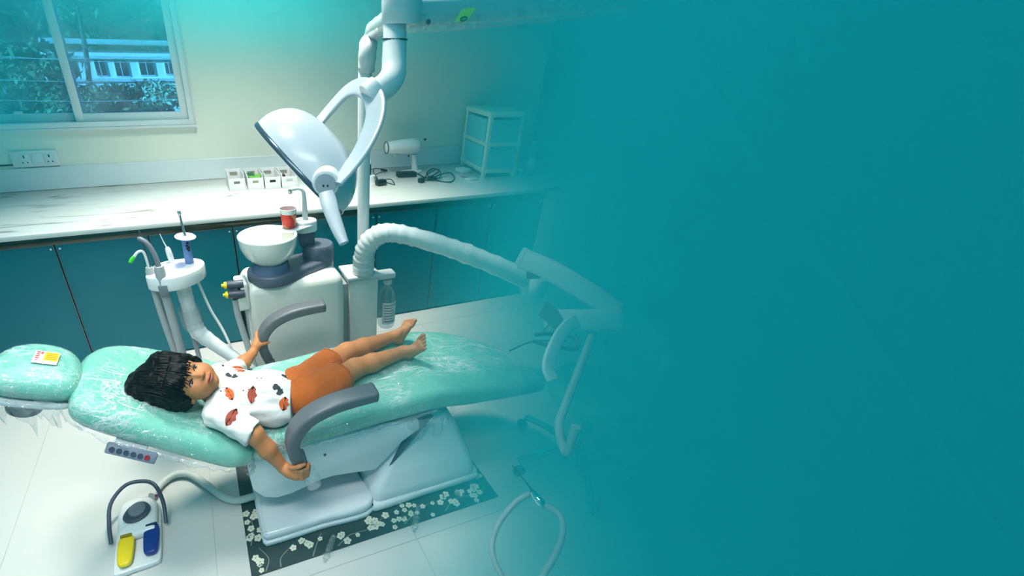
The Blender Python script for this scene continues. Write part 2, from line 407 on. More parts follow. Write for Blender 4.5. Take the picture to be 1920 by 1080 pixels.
# white stone upstand along the back of the worktop
m_marble = M('white_marble', (240, 239, 234), .2, var=.02, coat=.3)
def veins(m, sc, rot):
    nt = m.node_tree; b = nt.nodes['Principled BSDF']; old = b.inputs['Base Color'].links[0].from_socket
    tc = nd(nt, 'ShaderNodeTexCoord', -1400, 500); mp = nd(nt, 'ShaderNodeMapping', -1200, 500); mp.inputs['Rotation'].default_value = (0, 0, rot); mp.inputs['Scale'].default_value = (sc * .28, sc * 1.7, sc)
    nt.links.new(tc.outputs['Object'], mp.inputs['Vector'])
    no = nd(nt, 'ShaderNodeTexNoise', -1000, 500); no.inputs['Scale'].default_value = 1.0; no.inputs['Detail'].default_value = 3; no.inputs['Roughness'].default_value = .45; no.inputs['Distortion'].default_value = .5
    nt.links.new(mp.outputs[0], no.inputs['Vector'])
    ab = nd(nt, 'ShaderNodeMath', -800, 500, operation='SUBTRACT'); ab.inputs[1].default_value = .5; nt.links.new(no.outputs['Fac'], ab.inputs[0])
    a2 = nd(nt, 'ShaderNodeMath', -650, 500, operation='ABSOLUTE'); nt.links.new(ab.outputs[0], a2.inputs[0])
    mr = nd(nt, 'ShaderNodeMapRange', -500, 500); mr.inputs['From Min'].default_value = 0; mr.inputs['From Max'].default_value = .016; mr.inputs['To Min'].default_value = 1; mr.inputs['To Max'].default_value = 0
    nt.links.new(a2.outputs[0], mr.inputs['Value'])
    n2 = nd(nt, 'ShaderNodeTexNoise', -800, 800); n2.inputs['Scale'].default_value = 2.2; nt.links.new(tc.outputs['Object'], n2.inputs['Vector'])
    m3 = nd(nt, 'ShaderNodeMapRange', -600, 800); m3.inputs['From Min'].default_value = .45; m3.inputs['From Max'].default_value = .62; m3.inputs['To Max'].default_value = .95; nt.links.new(n2.outputs['Fac'], m3.inputs['Value'])
    mu = nd(nt, 'ShaderNodeMath', -300, 600, operation='MULTIPLY'); nt.links.new(mr.outputs[0], mu.inputs[0]); nt.links.new(m3.outputs[0], mu.inputs[1])
    mx = nd(nt, 'ShaderNodeMix', -100, 400, data_type='RGBA'); nt.links.new(mu.outputs[0], mx.inputs['Factor']); nt.links.new(old, mx.inputs['A']); mx.inputs['B'].default_value = lin((150, 145, 135)) + (1,)
    nt.links.new(mx.outputs['Result'], b.inputs['Base Color'])
veins(m_marble, 3.2, -.35)
struct('trim_1', box(XL, XR, YB - .012, YB, .905, 1.06, .002, 1), M('white_upstand', (234, 240, 243), .25, var=.015))

# window ------------------------------------------------------------
win = struct('window_1', cat(box(WX1 - .035, WX1, YB - .03, YB + .12, WZ0, WZ1, .003), box(WX0, WX0 + .035, YB - .03, YB + .12, WZ0, WZ1, .003),
      box(WX0 + .0345, WX1 - .0345, YB - .029, YB + .119, WZ0, WZ0 + .034, .003), box(WX0 + .0345, WX1 - .0345, YB - .029, YB + .119, WZ1 - .035, WZ1, .003),
      box(WX1 + .0005, WX1 + .012, YB - .014, YB - .0005, WZ0, WZ1), box(WX0, WX1 + .013, YB - .032, YB - .0005, WZ0 - .016, WZ0 - .0005)), m_upvc)
def sash(x0, x1, y, r):
    w = .052
    s = part('sash', cat(box(x0, x0 + w, y, y + .035, WZ0 + .034, WZ1 - .035, .004), box(x1 - w, x1, y, y + .035, WZ0 + .034, WZ1 - .035, .004),
        box(x0 + w - .003, x1 - w + .003, y + .002, y + .033, WZ0 + .034, WZ0 + .034 + w, .004), box(x0 + w - .003, x1 - w + .003, y + .002, y + .033, WZ1 - .087, WZ1 - .035, .004)), m_upvc, win)
    part('pane', box(x0 + w - .008, x1 - w + .008, y + .014, y + .019, WZ0 + .08, WZ1 - .08), m_pane, s)
    return s
m_pane = M_clear('blue_tinted_glass', (.30, .72, .98), .04, 0, 1.5, .01, white=.38)  # white diffuse share added as a pale veil over the view
s1 = sash(-.722, .012, YB - .005, 0)
s2 = sash(-2.12, -.668, YB + .05, 1)
part('latch', box(-1.08, -1.03, YB + .03, YB + .05, 1.392, 1.415, .004), m_white, s2)

# worktop and cabinets ----------------------------------------------
YF = 2.80
single('worktop', box(XL, XR, YF, YB - .012, .877, .905, .004), m_marble, 'long white marble worktop with thin grey veins above the teal cabinets', 'worktop', (0, YF, .877))
single('steel_edge_strip', box(XL, 2.52, YF + .004, YF + .03, .835, .877, .003), m_bronze, 'dark polished metal strip under the front edge of the marble worktop', 'edge strip', (0, YF, .843))
m_teal = M('teal_gloss_laminate', (0, 116, 132), .3, var=.10, vscale=2.5, coat=.25, spec=.3, coatrough=.12)
m_door_edge = M('steel_profile', (120, 130, 130), .3, 1.)
edges = [-1.77, -.81, .154, 1.11, 2.04]
labels = ['teal glossy cabinet below the worktop at the far left edge', 'teal glossy two-door cabinet behind the headrest and instrument holder', 'teal glossy two-door cabinet behind the spittoon unit',
          'teal glossy two-door cabinet behind the water bottle and wrapped arm', 'teal glossy narrow cabinet at the right end of the worktop run']
m_carc = M('cabinet_carcass', (30, 44, 48), .6)
for i, x0 in enumerate(edges):
    x1 = edges[i + 1] if i < 4 else 2.51
    c = thing('cabinet', labels[i], 'cabinet', ((x0 + x1) / 2, YF + .3, 0), 'teal cabinets under the worktop')
    part('body', box(x0 + .002, x1 - .002, YF + .035, YB - .03, 0.0, .834), m_carc, c)
    xs = [x0, (x0 + x1) / 2, x1] if i < 4 else [x0, x1]
    for a, b in zip(xs[:-1], xs[1:]):
        d = part('door', box(a + .006, b - .006, YF + .014, YF + .034, .012, .830, .0015, 1), m_teal, c)
        part('door_edge', cat(box(a + .003, a + .0062, YF + .012, YF + .034, .012, .830), box(b - .0062, b - .003, YF + .012, YF + .034, .012, .830), box(a + .006, b - .006, YF + .012, YF + .03, .830, .834)), m_door_edge, d)
        for xx in ((a + .022,) if a == x0 else ()) + ((b - .022,) if b == x1 else ()):
            part('clip', lathe([(0, -.003), (.006, -.003), (.006, 0), (0, .001)], (xx, YF + .012, .808), (0, -1, 0), 10), m_white, d)
struct('trim_2', box(2.515, XR, YF + .01, YF + .06, 0, .876, .003), m_wall)

# socket plate ------------------------------------------------------
sk = thing('socket_plate', 'white double socket outlet plate below the window with a dark cable at its left', 'socket', (-1.03, YB, 1.08))
part('plate', box(-1.175, -.895, YB - .022, YB, 1.068, 1.172, .006), m_white, sk)
for k, xx in enumerate((-1.095, -1.02, -.945)):
    sp = part('module', box(xx - .034, xx + .034, YB - .026, YB - .02, 1.085, 1.155, .002), m_white_sat, sk)
    if k != 1:
        for (a, b, c, d) in ((-.004, .004, 1.128, 1.146), (-.018, -.010, 1.096, 1.103), (.010, .018, 1.096, 1.103)):
            part('pin_hole', box(xx + a, xx + b, YB - .0275, YB - .024, c, d), m_black, sp)
part('cable', tube([(-1.17, YB - .008, 1.085), (-1.4, YB - .008, 1.083), (-1.8, YB - .008, 1.082)], .005, 6), m_black, sk)

# ================================================================== outside the window
m_leafA = M('leaf_dark', (40, 92, 60), .6, var=.5, vscale=1.5); m_leafB = M('leaf_mid', (92, 140, 96), .6, var=.5, vscale=1.5); m_leafC = M('leaf_pale', (150, 180, 150), .6, var=.4, vscale=1.5)
m_bark = M('palm_bark', (92, 88, 84), .8, var=.3); m_bwall = M('house_render', (236, 238, 240), .8, var=.05, vscale=.8); m_bglass = M('house_window', (40, 52, 62), .25)
m_roof = M('house_concrete_roof', (200, 205, 205), .8, var=.1)
m_field = M('outdoor_ground', (70, 100, 70), .9, var=.3, vscale=.5)
struct('ground_outside', box(-90, 60, 6, 140, -4.2, -4), m_field)
YH = 60.
h = thing('house', 'long white two-storey house with dark windows seen through the window glass', 'house', (at(240, 120, YH).x, YH, -4))
a, b = at(80, 150, YH), at(345, 100, YH)
part('wall', box(a.x, b.x + 3, YH, YH + 8, -4, at(200, 95, YH).z), m_bwall, h)
part('roof', box(a.x - 2, b.x + 4, YH - 1.2, YH + 9, at(200, 84, YH).z, at(200, 74, YH).z, .05), m_roof, h)
part('ledge', box(a.x, b.x + 3, YH - .5, YH, at(200, 108, YH).z - .12, at(200, 105, YH).z), m_roof, h)
part('ledge', box(a.x, b.x + 3, YH - .4, YH, at(200, 152, YH).z, at(200, 147, YH).z), m_roof, h)
for (x0, x1, y0, y1) in ((130, 138, 113, 140), (183, 194, 113, 141), (220, 236, 114, 142), (265, 285, 114, 140), (312, 322, 116, 138)):
    p0, p1 = at(x0, y1, YH), at(x1, y0, YH)
    w = part('window', box(p0.x - .1, p1.x + .1, YH - .1, YH + .02, p0.z - .1, p1.z + .1), m_bwall, h)
    part('window_pane', box(p0.x, p1.x, YH - .16, YH - .02, p0.z, p1.z), m_bglass, w)
    part('mullion', box((p0.x + p1.x) / 2 - .04, (p0.x + p1.x) / 2 + .04, YH - .2, YH - .1, p0.z, p1.z), m_roof, w)
def leaves(c, r, n, size, seed, hollow=.55):
    g = np.random.default_rng(seed); V, F = [], []
    d = g.normal(size=(n, 3)); d /= np.linalg.norm(d, axis=1)[:, None]; rad = hollow + (1 - hollow) * g.random(n)
    P = np.array(c) + d * rad[:, None] * np.array(r)
    for p in P:
        a = g.normal(size=3); a /= np.linalg.norm(a); b = np.cross(a, g.normal(size=3)); b /= np.linalg.norm(b); s = size * (.6 + .8 * g.random())
        o = len(V); V += [tuple(p - a * s), tuple(p - b * s * .35), tuple(p + a * s), tuple(p + b * s * .35)]; F.append((o, o + 1, o + 2, o + 3))
    return V, F
def tree(lab, px, py, Y, rx, rz, n, size, mat, seed):
    c = at(px, py, Y); t = thing('leafy_tree', lab, 'tree', (c.x, Y, -4), 'trees outside the window')
    g = np.random.default_rng(seed); L = []
    for k in range(7):
        o = Vector((g.normal() * rx * .45, g.normal() * rx * .3, g.normal() * rz * .4)); L.append(leaves(tuple(c + o), (rx * .55, rx * .5, rz * .55), n // 7, size, seed * 31 + k, .2))
    part('crown', cat(*L), mat, t, 0)
    part('trunk', tube([(c.x, Y, -4), (c.x + .1, Y, (c.z - 4) / 2), tuple(c)], [.22, .16, .08], 8, 4), m_bark, t)
tree('dark bushy tree low at the left of the window view', 40, 185, 26, 2.4, 1.1, 2600, .17, m_leafA, 3)
tree('leafy tree beside the window mullion, left of the white house', 55, 150, 34, 2.0, 1.7, 2200, .22, m_leafB, 4)
tree('dark tree rising at the upper left corner of the window', 10, 60, 40, 2.6, 4.6, 3000, .28, m_leafA, 5)
tree('low shrubby tree in front of the white house wall', 215, 190, 26, 2.6, .7, 2600, .14, m_leafA, 6)
tree('pale feathery tree at the lower right of the window view', 312, 178, 24, 1.2, .8, 1800, .15, m_leafC, 7)
tree('mid-green tree filling the lower window behind the shrubs', 160, 202, 22, 1.8, .6, 2000, .13, m_leafB, 8)
tree('tall dark tree behind the roof of the white house', 225, 30, 76, 8.5, 4.2, 3000, .55, m_leafA, 9)
tree('tall mid-green tree behind the house towards the right', 300, 25, 84, 7.0, 6.0, 2400, .6, m_leafB, 10)
tree('tall grey-green tree above the house roof near the mullion', 135, 35, 72, 7.0, 5.5, 2600, .55, m_leafB, 11)
def palm(lab, px0, py0, px1, py1, Y, seed):
    a, b = at(px0, py0, Y), at(px1, py1, Y); t = thing('palm_tree', lab, 'palm tree', (a.x, Y, -4), 'palm trees outside the window'); g = random.Random(seed)
    part('trunk', tube([(a.x, Y, -4), tuple(a), tuple(a.lerp(b, .5) + Vector((.05, 0, 0))), tuple(b)], [.20, .19, .16, .13], 8, 6), m_bark, t)
    V = []
    for k in range(16):
        an = 2 * math.pi * k / 16 + g.random() * .3; L = 3.2 + g.random(); e = .8 * g.random()
        pts = [b + Vector((math.cos(an) * L * s, math.sin(an) * L * s, L * (.6 * e + .25) * math.sin(s * 2.2) - 1.9 * s * s)) for s in (0, .25, .5, .75, 1)]
        pts = spline(pts, 4); n = len(pts); side = Vector((-math.sin(an), math.cos(an), 0)); vv, ff = [], []
        for i in range(1, n):
            w = .75 * math.sin(math.pi * min(1, .15 + i / n * .85)); p = pts[i]
            for sg in (1, -1):
                o = len(vv); q = p + side * sg * w + Vector((0, 0, -.45 * w)); r = pts[i - 1].lerp(p, .45); vv += [tuple(p), tuple(r), tuple(q)]; ff.append((o, o + 1, o + 2))
        fr = part('frond', (vv, ff), m_leafB, t, 0)
palm('slim palm tree whose trunk crosses in front of the white house', 172, 180, 146, 12, 40, 1)
palm('palm tree with drooping fronds behind the left window pane', 45, 150, 34, 8, 46, 2)
for k, (y0, y1) in enumerate(((108, 104), (149, 150), (187, 186), (103, 118))):
    a, b = at(-40, y0, 18. + .6 * k), at(345, y1, 18. + .6 * k)
    single('overhead_wire', tube([tuple(a), tuple(a.lerp(b, .5) - Vector((0, 0, .06))), tuple(b)], .007, 5, 8), M('wire_grey', (210, 215, 215), .5),
           ['overhead wire crossing the house windows, second from the top', 'overhead wire crossing just below the house windows', 'lowest overhead wire crossing the shrubs outside the window', 'topmost overhead wire, sloping across the house wall'][k], 'wire', tuple(a), 'overhead wires outside the window')

# ================================================================== floor mat with blossom print
m_mat = M('dark_green_vinyl', (44, 62, 62), .45, var=.12, vscale=12, bump=.1, bscale=200)
mat_o = thing('floor_mat', 'dark grey-green floor mat printed with pale blossom sprays under the dental chair', 'mat', (.5, 1.6, 0))
part('sheet', box(-.055, 1.072, 1.085, 2.0, .0005, .004, .001, 1), m_mat, mat_o)
m_petal = M('blossom_print', (226, 226, 206), .5, var=.08, vscale=40); m_twig = M('twig_print', (140, 146, 138), .5); m_heart = M('blossom_heart_print', (170, 170, 130), .5)
g = random.Random(11); PV, PF, TV, TF, HV, HF = [], [], [], [], [], []
def flower(x, y, s):
    a0 = g.random() * 6.28
    for k in range(5):
        a = a0 + k * 2 * math.pi / 5; o = len(PV); c = Vector((x + math.cos(a) * s * .55, y + math.sin(a) * s * .55))
        for i in range(8): b = i * math.pi / 4; PV.append((c.x + math.cos(b) * s * .42, c.y + math.sin(b) * s * .42, .0044 + k * .00004))
        PF.append(tuple(range(o, o + 8)))
    o = len(HV)
    for i in range(6): b = i * math.pi / 3; HV.append((x + math.cos(b) * s * .2, y + math.sin(b) * s * .2, .0048))
    HF.append(tuple(range(o, o + 6)))
def twig(P, w):
    Q = spline([(p[0], p[1], .0042) for p in P], 6); o = len(TV)
    for i, q in enumerate(Q):
        t = (Q[min(i + 1, len(Q) - 1)] - Q[max(i - 1, 0)]).normalized(); s_ = Vector((-t.y, t.x, 0)) * w * (1 - .6 * i / len(Q)); TV.append(tuple(q + s_)); TV.append(tuple(q - s_))
        if i: TF.append((o + 2 * i - 2, o + 2 * i - 1, o + 2 * i + 1, o + 2 * i))
for cx, cy, n in ((.02, 1.13, 3), (.12, 1.15, 3), (.23, 1.14, 4), (.34, 1.13, 3), (.45, 1.145, 9), (.56, 1.15, 9), (.66, 1.14, 6), (.76, 1.15, 4), (.87, 1.15, 9), (.98, 1.15, 10), (1.03, 1.22, 5), (-.025, 1.28, 4), (-.02, 1.36, 5), (-.02, 1.2, 2)):
    for k in range(n):
        x = min(1.055, max(-.04, cx + g.gauss(0, .028))); y = max(1.1, cy + g.gauss(0, .022)); flower(x, y, .011 + g.random() * .008)
for P in (((0, 1.09), (.02, 1.14), (-.01, 1.2)), ((.06, 1.09), (.07, 1.13), (.13, 1.17)), ((.19, 1.09), (.22, 1.14), (.25, 1.18)), ((.3, 1.1), (.36, 1.13), (.45, 1.13), (.52, 1.16)), ((.6, 1.1), (.68, 1.14), (.76, 1.16)), ((.8, 1.1), (.88, 1.14), (1.0, 1.13), (1.05, 1.17)), ((-.04, 1.22), (-.02, 1.3), (-.03, 1.4))): twig(P, .0022)
part('twig_print', (TV, TF), m_twig, mat_o, 0, kind='stuff'); part('blossom_print', (PV, PF), m_petal, mat_o, 0, kind='stuff'); part('blossom_heart_print', (HV, HF), m_heart, mat_o, 0, kind='stuff')

# ================================================================== dental chair
def film_teal(name, col):
    """mint upholstery under clear crinkled film"""
    m = M(name, col, .42, coat=1., var=.05, vscale=6, coatrough=.09)
    nt = m.node_tree; b = nt.nodes['Principled BSDF']; tc = nd(nt, 'ShaderNodeTexCoord', -1500, -500); H = None
    for (sc, rot, dist, wgt) in (((3, 16, 6), .35, 1.6, 1.0), ((9, 4, 7), -.5, 1.2, .6), ((40, 46, 40), 0, .8, .12)):
        mp = nd(nt, 'ShaderNodeMapping', -1300, -500); mp.inputs['Scale'].default_value = sc; mp.inputs['Rotation'].default_value = (0, 0, rot)
        nt.links.new(tc.outputs['Object'], mp.inputs['Vector'])
        no = nd(nt, 'ShaderNodeTexNoise', -1100, -500); no.inputs['Scale'].default_value = 1.; no.inputs['Detail'].default_value = 5; no.inputs['Distortion'].default_value = dist; no.inputs['Roughness'].default_value = .62
        nt.links.new(mp.outputs[0], no.inputs['Vector'])
        s1 = nd(nt, 'ShaderNodeMath', -900, -500, operation='SUBTRACT'); s1.inputs[1].default_value = .5; nt.links.new(no.outputs['Fac'], s1.inputs[0])
        s2 = nd(nt, 'ShaderNodeMath', -800, -500, operation='ABSOLUTE'); nt.links.new(s1.outputs[0], s2.inputs[0])
        s3 = nd(nt, 'ShaderNodeMath', -700, -500, operation='POWER'); s3.inputs[1].default_value = .6; nt.links.new(s2.outputs[0], s3.inputs[0])
        s4 = nd(nt, 'ShaderNodeMath', -600, -500, operation='MULTIPLY'); s4.inputs[1].default_value = -wgt; nt.links.new(s3.outputs[0], s4.inputs[0])
        if H is None: H = s4.outputs[0]
        else:
            ad = nd(nt, 'ShaderNodeMath', -500, -500, operation='ADD'); nt.links.new(H, ad.inputs[0]); nt.links.new(s4.outputs[0], ad.inputs[1]); H = ad.outputs[0]
    bp = nd(nt, 'ShaderNodeBump', -300, -600); bp.inputs['Strength'].default_value = 1.0; bp.inputs['Distance'].default_value = .05
    nt.links.new(H, bp.inputs['Height']); nt.links.new(bp.outputs['Normal'], b.inputs['Coat Normal'])
    return m
m_pad = film_teal('mint_padding_under_film', (122, 205, 184))
m_film = M_clear('clear_film', (.97, .99, .99), .14, 1.0, 30, .1, white=.32)
m_shell = M('glossy_white_shell', (226, 233, 238), .16, var=.012, coat=.4)
chair = thing('dental_chair', 'reclined mint-green dental chair wrapped in clear film on a white base', 'dental chair', (.5, 1.48, 0))
# seat and leg rest: one long pad, bent where the legs begin
seat_loop = smooth_loop([(.05, 1.225), (.20, 1.245), (.50, 1.258), (.80, 1.262), (1.05, 1.262), (1.27, 1.262), (1.365, 1.272), (1.392, 1.315), (1.378, 1.43), (1.335, 1.56), (1.265, 1.665), (1.18, 1.728), (1.05, 1.772), (.93, 1.785), (.70, 1.772), (.42, 1.752), (.20, 1.73), (.05, 1.72), (.02, 1.66), (.02, 1.3)], 5)
def seat_fn(p):
    X = p.x; z = surf_z(max(X, .021)); t = 1.0
    if X > .95: t = 1 - .38 * min(1, (X - .95) / .4)
    return Vector((X, p.y, z + p.z * t))
seat = part('seat', cushion(seat_loop, .105, .036, 0, None, 10), m_pad, chair, 180)
for v in seat.data.vertices:
    w = v.co + ORG[chair.name]; v.co = seat_fn(w) - ORG[chair.name]
# backrest
BD = Vector((-1, 0, .63)).normalized(); BN = Vector((.63, 0, 1)).normalized(); BO = Vector((.02, 0, .545))
back_loop = smooth_loop([(.0, 1.20), (.06, 1.185), (.20, 1.205), (.38, 1.235), (.51, 1.262), (.565, 1.30), (.578, 1.38), (.578, 1.48), (.57, 1.56), (.53, 1.64), (.45, 1.695), (.30, 1.735), (.12, 1.76), (.02, 1.765), (-.03, 1.74), (-.035, 1.5), (-.03, 1.24)], 5)
def back_fn(p): return BO + BD * p.x + Vector((0, p.y, 0)) + BN * (p.z - .0)
bl = [(a, b) for a, b in back_loop]
back = part('backrest', cushion(bl, .095, .042, 0, back_fn, 10), m_pad, chair, 180); recalc(back)
# headrest
HO = Vector((-.615, 1.475, .925)); hd = Vector((-1, 0, .42)).normalized(); hn = Vector((.42, 0, 1)).normalized()
head_loop = smooth_loop([(-.160, -.125), (-.11, -.138), (-.03, -.138), (.035, -.130), (.068, -.095), (.074, -.03), (.052, .05), (.005, .092), (-.05, .106), (-.11, .094), (-.155, .052), (-.176, -.02), (-.178, -.085)], 5)
hr = part('headrest', cushion(head_loop, .085, .042, .012, lambda p: HO + hd * p.x + Vector((0, p.y, 0)) + hn * p.z, 9), m_pad, chair, 180); recalc(hr)
part('headrest_tray', cushion([((a + .05) * .97 - .05, b * .97) for a, b in head_loop], .02, .008, 0, lambda p: HO + hd * p.x + Vector((0, p.y, 0)) + hn * (p.z - .086), 3), m_white_sat, chair, 40)
part('headrest_joint', lathe([(0, 0), (.05, 0), (.055, .03), (.04, .07), (0, .075)], HO - hd * .035 - hn * .165 + Vector((0, -.055, 0)), hn, 20), m_dgrey, chair)
part('headrest_bar', sweep(spline([HO - hn * .15 + Vector((.04, 0, 0)), BO + BD * .50 + Vector((0, 1.48, 0)) - BN * .12, BO + BD * .35 + Vector((0, 1.48, 0)) - BN * .11]), rrect(.08, .018, .005)), m_chrome, chair)
# film label on the headrest, with a yellow field and pale writing lines
m_lab = M('label_white', (240, 226, 232), .4); m_laby = M('label_yellow', (250, 205, 30), .4); m_labr = M('label_red', (226, 84, 74), .4); m_labp = M('label_pink', (226, 140, 220), .4); m_labi = M('label_ink', (200, 120, 20), .4)
lb = []
def lab_pt(a, b, h): p = HO + hd * a + Vector((0, b, 0)) + hn * (.0125 + h); return tuple(p)
def quad(a0, a1, b0, b1, h, nn=5):
    V, F = [], []
    for i in range(nn + 1):
        for j in range(nn + 1):
            a = a0 + (a1 - a0) * i / nn; b = b0 + (b1 - b0) * j / nn
            V.append(tuple(HO + hd * (a * .8 - .052) + Vector((0, b * .8 - .03, 0)) + hn * (.0152 + h)))
    for i in range(nn):
        for j in range(nn): F.append((i * (nn + 1) + j, i * (nn + 1) + j + 1, (i + 1) * (nn + 1) + j + 1, (i + 1) * (nn + 1) + j))
    return V, F
lbl = part('film_label', quad(-.062, .022, -.035, .052, 0), m_lab, hr, 0, label='white label with a yellow field')
part('label_yellow_field', quad(-.060, -.012, -.012, .048, .0006), m_laby, hr, 0, label='yellow printed field')
for i in range(4): part('label_line', quad(-.056, -.018, .034 - i * .012, .038 - i * .012, .0012), m_labi, hr, 0)
for i in range(5): part('label_mark', quad(.004, .016, .038 - i * .014, .045 - i * .014, .0012), m_labr if i < 4 else m_labp, hr, 0)
part('label_mark', quad(-.006, .002, .030, .046, .0012), m_labr, hr, 0)
# clear film stretched over the pads: a thin crinkled skin just above the padding
def film_skin():
    m = bpy.data.materials.new('crinkled_film'); m.use_nodes = True; nt = m.node_tree
    for n in list(nt.nodes): nt.nodes.remove(n)
    out = nd(nt, 'ShaderNodeOutputMaterial', 900, 0); tr = nd(nt, 'ShaderNodeBsdfTransparent', 0, 200); df = nd(nt, 'ShaderNodeBsdfDiffuse', 0, 0); gl = nd(nt, 'ShaderNodeBsdfGlossy', 0, -200)
    df.inputs['Color'].default_value = (.86, .93, .96, 1); gl.inputs['Roughness'].default_value = .12
    tc = nd(nt, 'ShaderNodeTexCoord', -1500, 0); H = None
    for (sc, rot, dist, wgt, thr) in (((5, 26, 12), .45, 1.5, 1.0, .05), ((26, 7, 14), -.35, 1.5, .8, .04), ((16, 20, 16), .1, 2.5, .7, .03)):
        mp = nd(nt, 'ShaderNodeMapping', -1300, 0); mp.inputs['Scale'].default_value = sc; mp.inputs['Rotation'].default_value = (0, 0, rot); nt.links.new(tc.outputs['Object'], mp.inputs['Vector'])
        no = nd(nt, 'ShaderNodeTexNoise', -1100, 0); no.inputs['Scale'].default_value = 1.; no.inputs['Detail'].default_value = 3; no.inputs['Distortion'].default_value = dist; nt.links.new(mp.outputs[0], no.inputs['Vector'])
        s1 = nd(nt, 'ShaderNodeMath', -900, 0, operation='SUBTRACT'); s1.inputs[1].default_value = .5; nt.links.new(no.outputs['Fac'], s1.inputs[0])
        s2 = nd(nt, 'ShaderNodeMath', -800, 0, operation='ABSOLUTE'); nt.links.new(s1.outputs[0], s2.inputs[0])
        r = nd(nt, 'ShaderNodeMapRange', -650, 0); r.inputs['From Min'].default_value = 0; r.inputs['From Max'].default_value = thr; r.inputs['To Min'].default_value = wgt; r.inputs['To Max'].default_value = 0; nt.links.new(s2.outputs[0], r.inputs['Value'])
        if H is None: H = r.outputs[0]
        else: a = nd(nt, 'ShaderNodeMath', -450, 0, operation='MAXIMUM'); nt.links.new(H, a.inputs[0]); nt.links.new(r.outputs[0], a.inputs[1]); H = a.outputs[0]
    big = nd(nt, 'ShaderNodeTexNoise', -1100, 400); big.inputs['Scale'].default_value = 5.; nt.links.new(tc.outputs['Object'], big.inputs['Vector'])
    br = nd(nt, 'ShaderNodeMapRange', -800, 400); br.inputs['From Min'].default_value = .42; br.inputs['From Max'].default_value = .62; br.inputs['To Min'].default_value = .08; br.inputs['To Max'].default_value = .75; nt.links.new(big.outputs['Fac'], br.inputs['Value'])
    fa = nd(nt, 'ShaderNodeMath', -250, 200, operation='MULTIPLY'); nt.links.new(H, fa.inputs[0]); nt.links.new(br.outputs[0], fa.inputs[1])
    bp_ = nd(nt, 'ShaderNodeBump', -250, -200); bp_.inputs['Strength'].default_value = 1.; bp_.inputs['Distance'].default_value = .004; nt.links.new(H, bp_.inputs['Height']); nt.links.new(bp_.outputs['Normal'], gl.inputs['Normal'])
    m1 = nd(nt, 'ShaderNodeMixShader', 300, 0); nt.links.new(fa.outputs[0], m1.inputs[0]); nt.links.new(tr.outputs[0], m1.inputs[1]); nt.links.new(df.outputs[0], m1.inputs[2])
    m2 = nd(nt, 'ShaderNodeMixShader', 600, 0); m2.inputs[0].default_value = .09; nt.links.new(m1.outputs[0], m2.inputs[1]); nt.links.new(gl.outputs[0], m2.inputs[2]); nt.links.new(m2.outputs[0], out.inputs['Surface'])
    return m
m_skinfilm = film_skin()
def film_over(o, off):
    me = o.data.copy(); nn = [v.normal.copy() for v in o.data.vertices]
    for v, n_ in zip(me.vertices, nn): v.co = v.co + n_ * off
    me.materials.clear(); me.materials.append(m_skinfilm); c = bpy.data.objects.new('clear_film', me); COL.objects.link(c); c.parent = o; ORG[c.name] = ORG[chair.name]; return c
recalc(seat)
for o_ in (seat, back, hr): film_over(o_, .0018)
# control panel on the near side of the backrest
cpo = BO + BD * .36 + Vector((0, 1.222, 0)) - BN * .108
cp_ax = (BD, Vector((0, -1, .35)).normalized().cross(BD) * -1, Vector((0, -.94, .34)).normalized())
cp_ax = frame((0, -.9, .45), -BD)
cp = part('control_panel', place(cbox(.155, .036, .02, .006), cpo, axes=cp_ax), M('panel_blue_grey', (128, 136, 152), .4), chair)
for k in range(6):
    c = cpo + cp_ax[0] * (-.058 + k * .0215) + cp_ax[2] * .0105
    bt = part('button', lathe([(.0085, 0), (.0085, .002), (.0062, .002), (.0062, .001), (0, .001)], c, cp_ax[2], 14), M('button_ring', (70, 76, 92), .35) if k < 5 else M('button_red', (160, 40, 50), .4), cp)
part('panel_bracket', place(cbox(.10, .03, .05, .004), cpo - cp_ax[2] * .02 + Vector((0, .03, .01)), axes=cp_ax), m_white_sat, chair)
# armrests
def armrest(ys, s):
    P = [Vector((.185, ys, .475)), Vector((.166, ys, .53)), Vector((.160, ys, .59)), Vector((.178, ys, .645)), Vector((.225, ys, .693)), Vector((.30, ys, .722)), Vector((.38, ys, .732)), Vector((.468, ys, .735))]
    Q = spline(P, 6); n = len(Q)
    sc = [(.72 + .28 * min(1, i / (n * .45)), .9 + .1 * math.sin(i / n * 3.14)) for i in range(n)]; sc[0] = (.62, .8); sc[-1] = (.86, .8)
    Q2 = Q[:-1] + [Q[-1] - Vector((.006, 0, 0)), Q[-1]]; sc2 = sc[:-1] + [(1., 1.), (.86, .8)]
    a = part('armrest', sweep(Q2, rrect(.074, .046, .012, 3), (0, 0, 1) if False else (-1, 0, .3), sc2), M('armrest_grey', (98, 101, 108), .42, var=.02, bump=.05, bscale=300), chair, 60)
    part('armrest_pivot', lathe([(0, 0), (.024, 0), (.024, .06), (0, .06)], (.186, ys + (.0 if s < 0 else -.06), .47), (0, 1, 0), 18), m_dgrey, a)
    return a
armrest(1.150, -1); armrest(1.83, 1)
part('armrest_film', tube([(.20, 1.145, .455), (.215, 1.13, .41), (.222, 1.12, .38)], [.026, .030, .026], 12, 6, .08), m_film, chair)
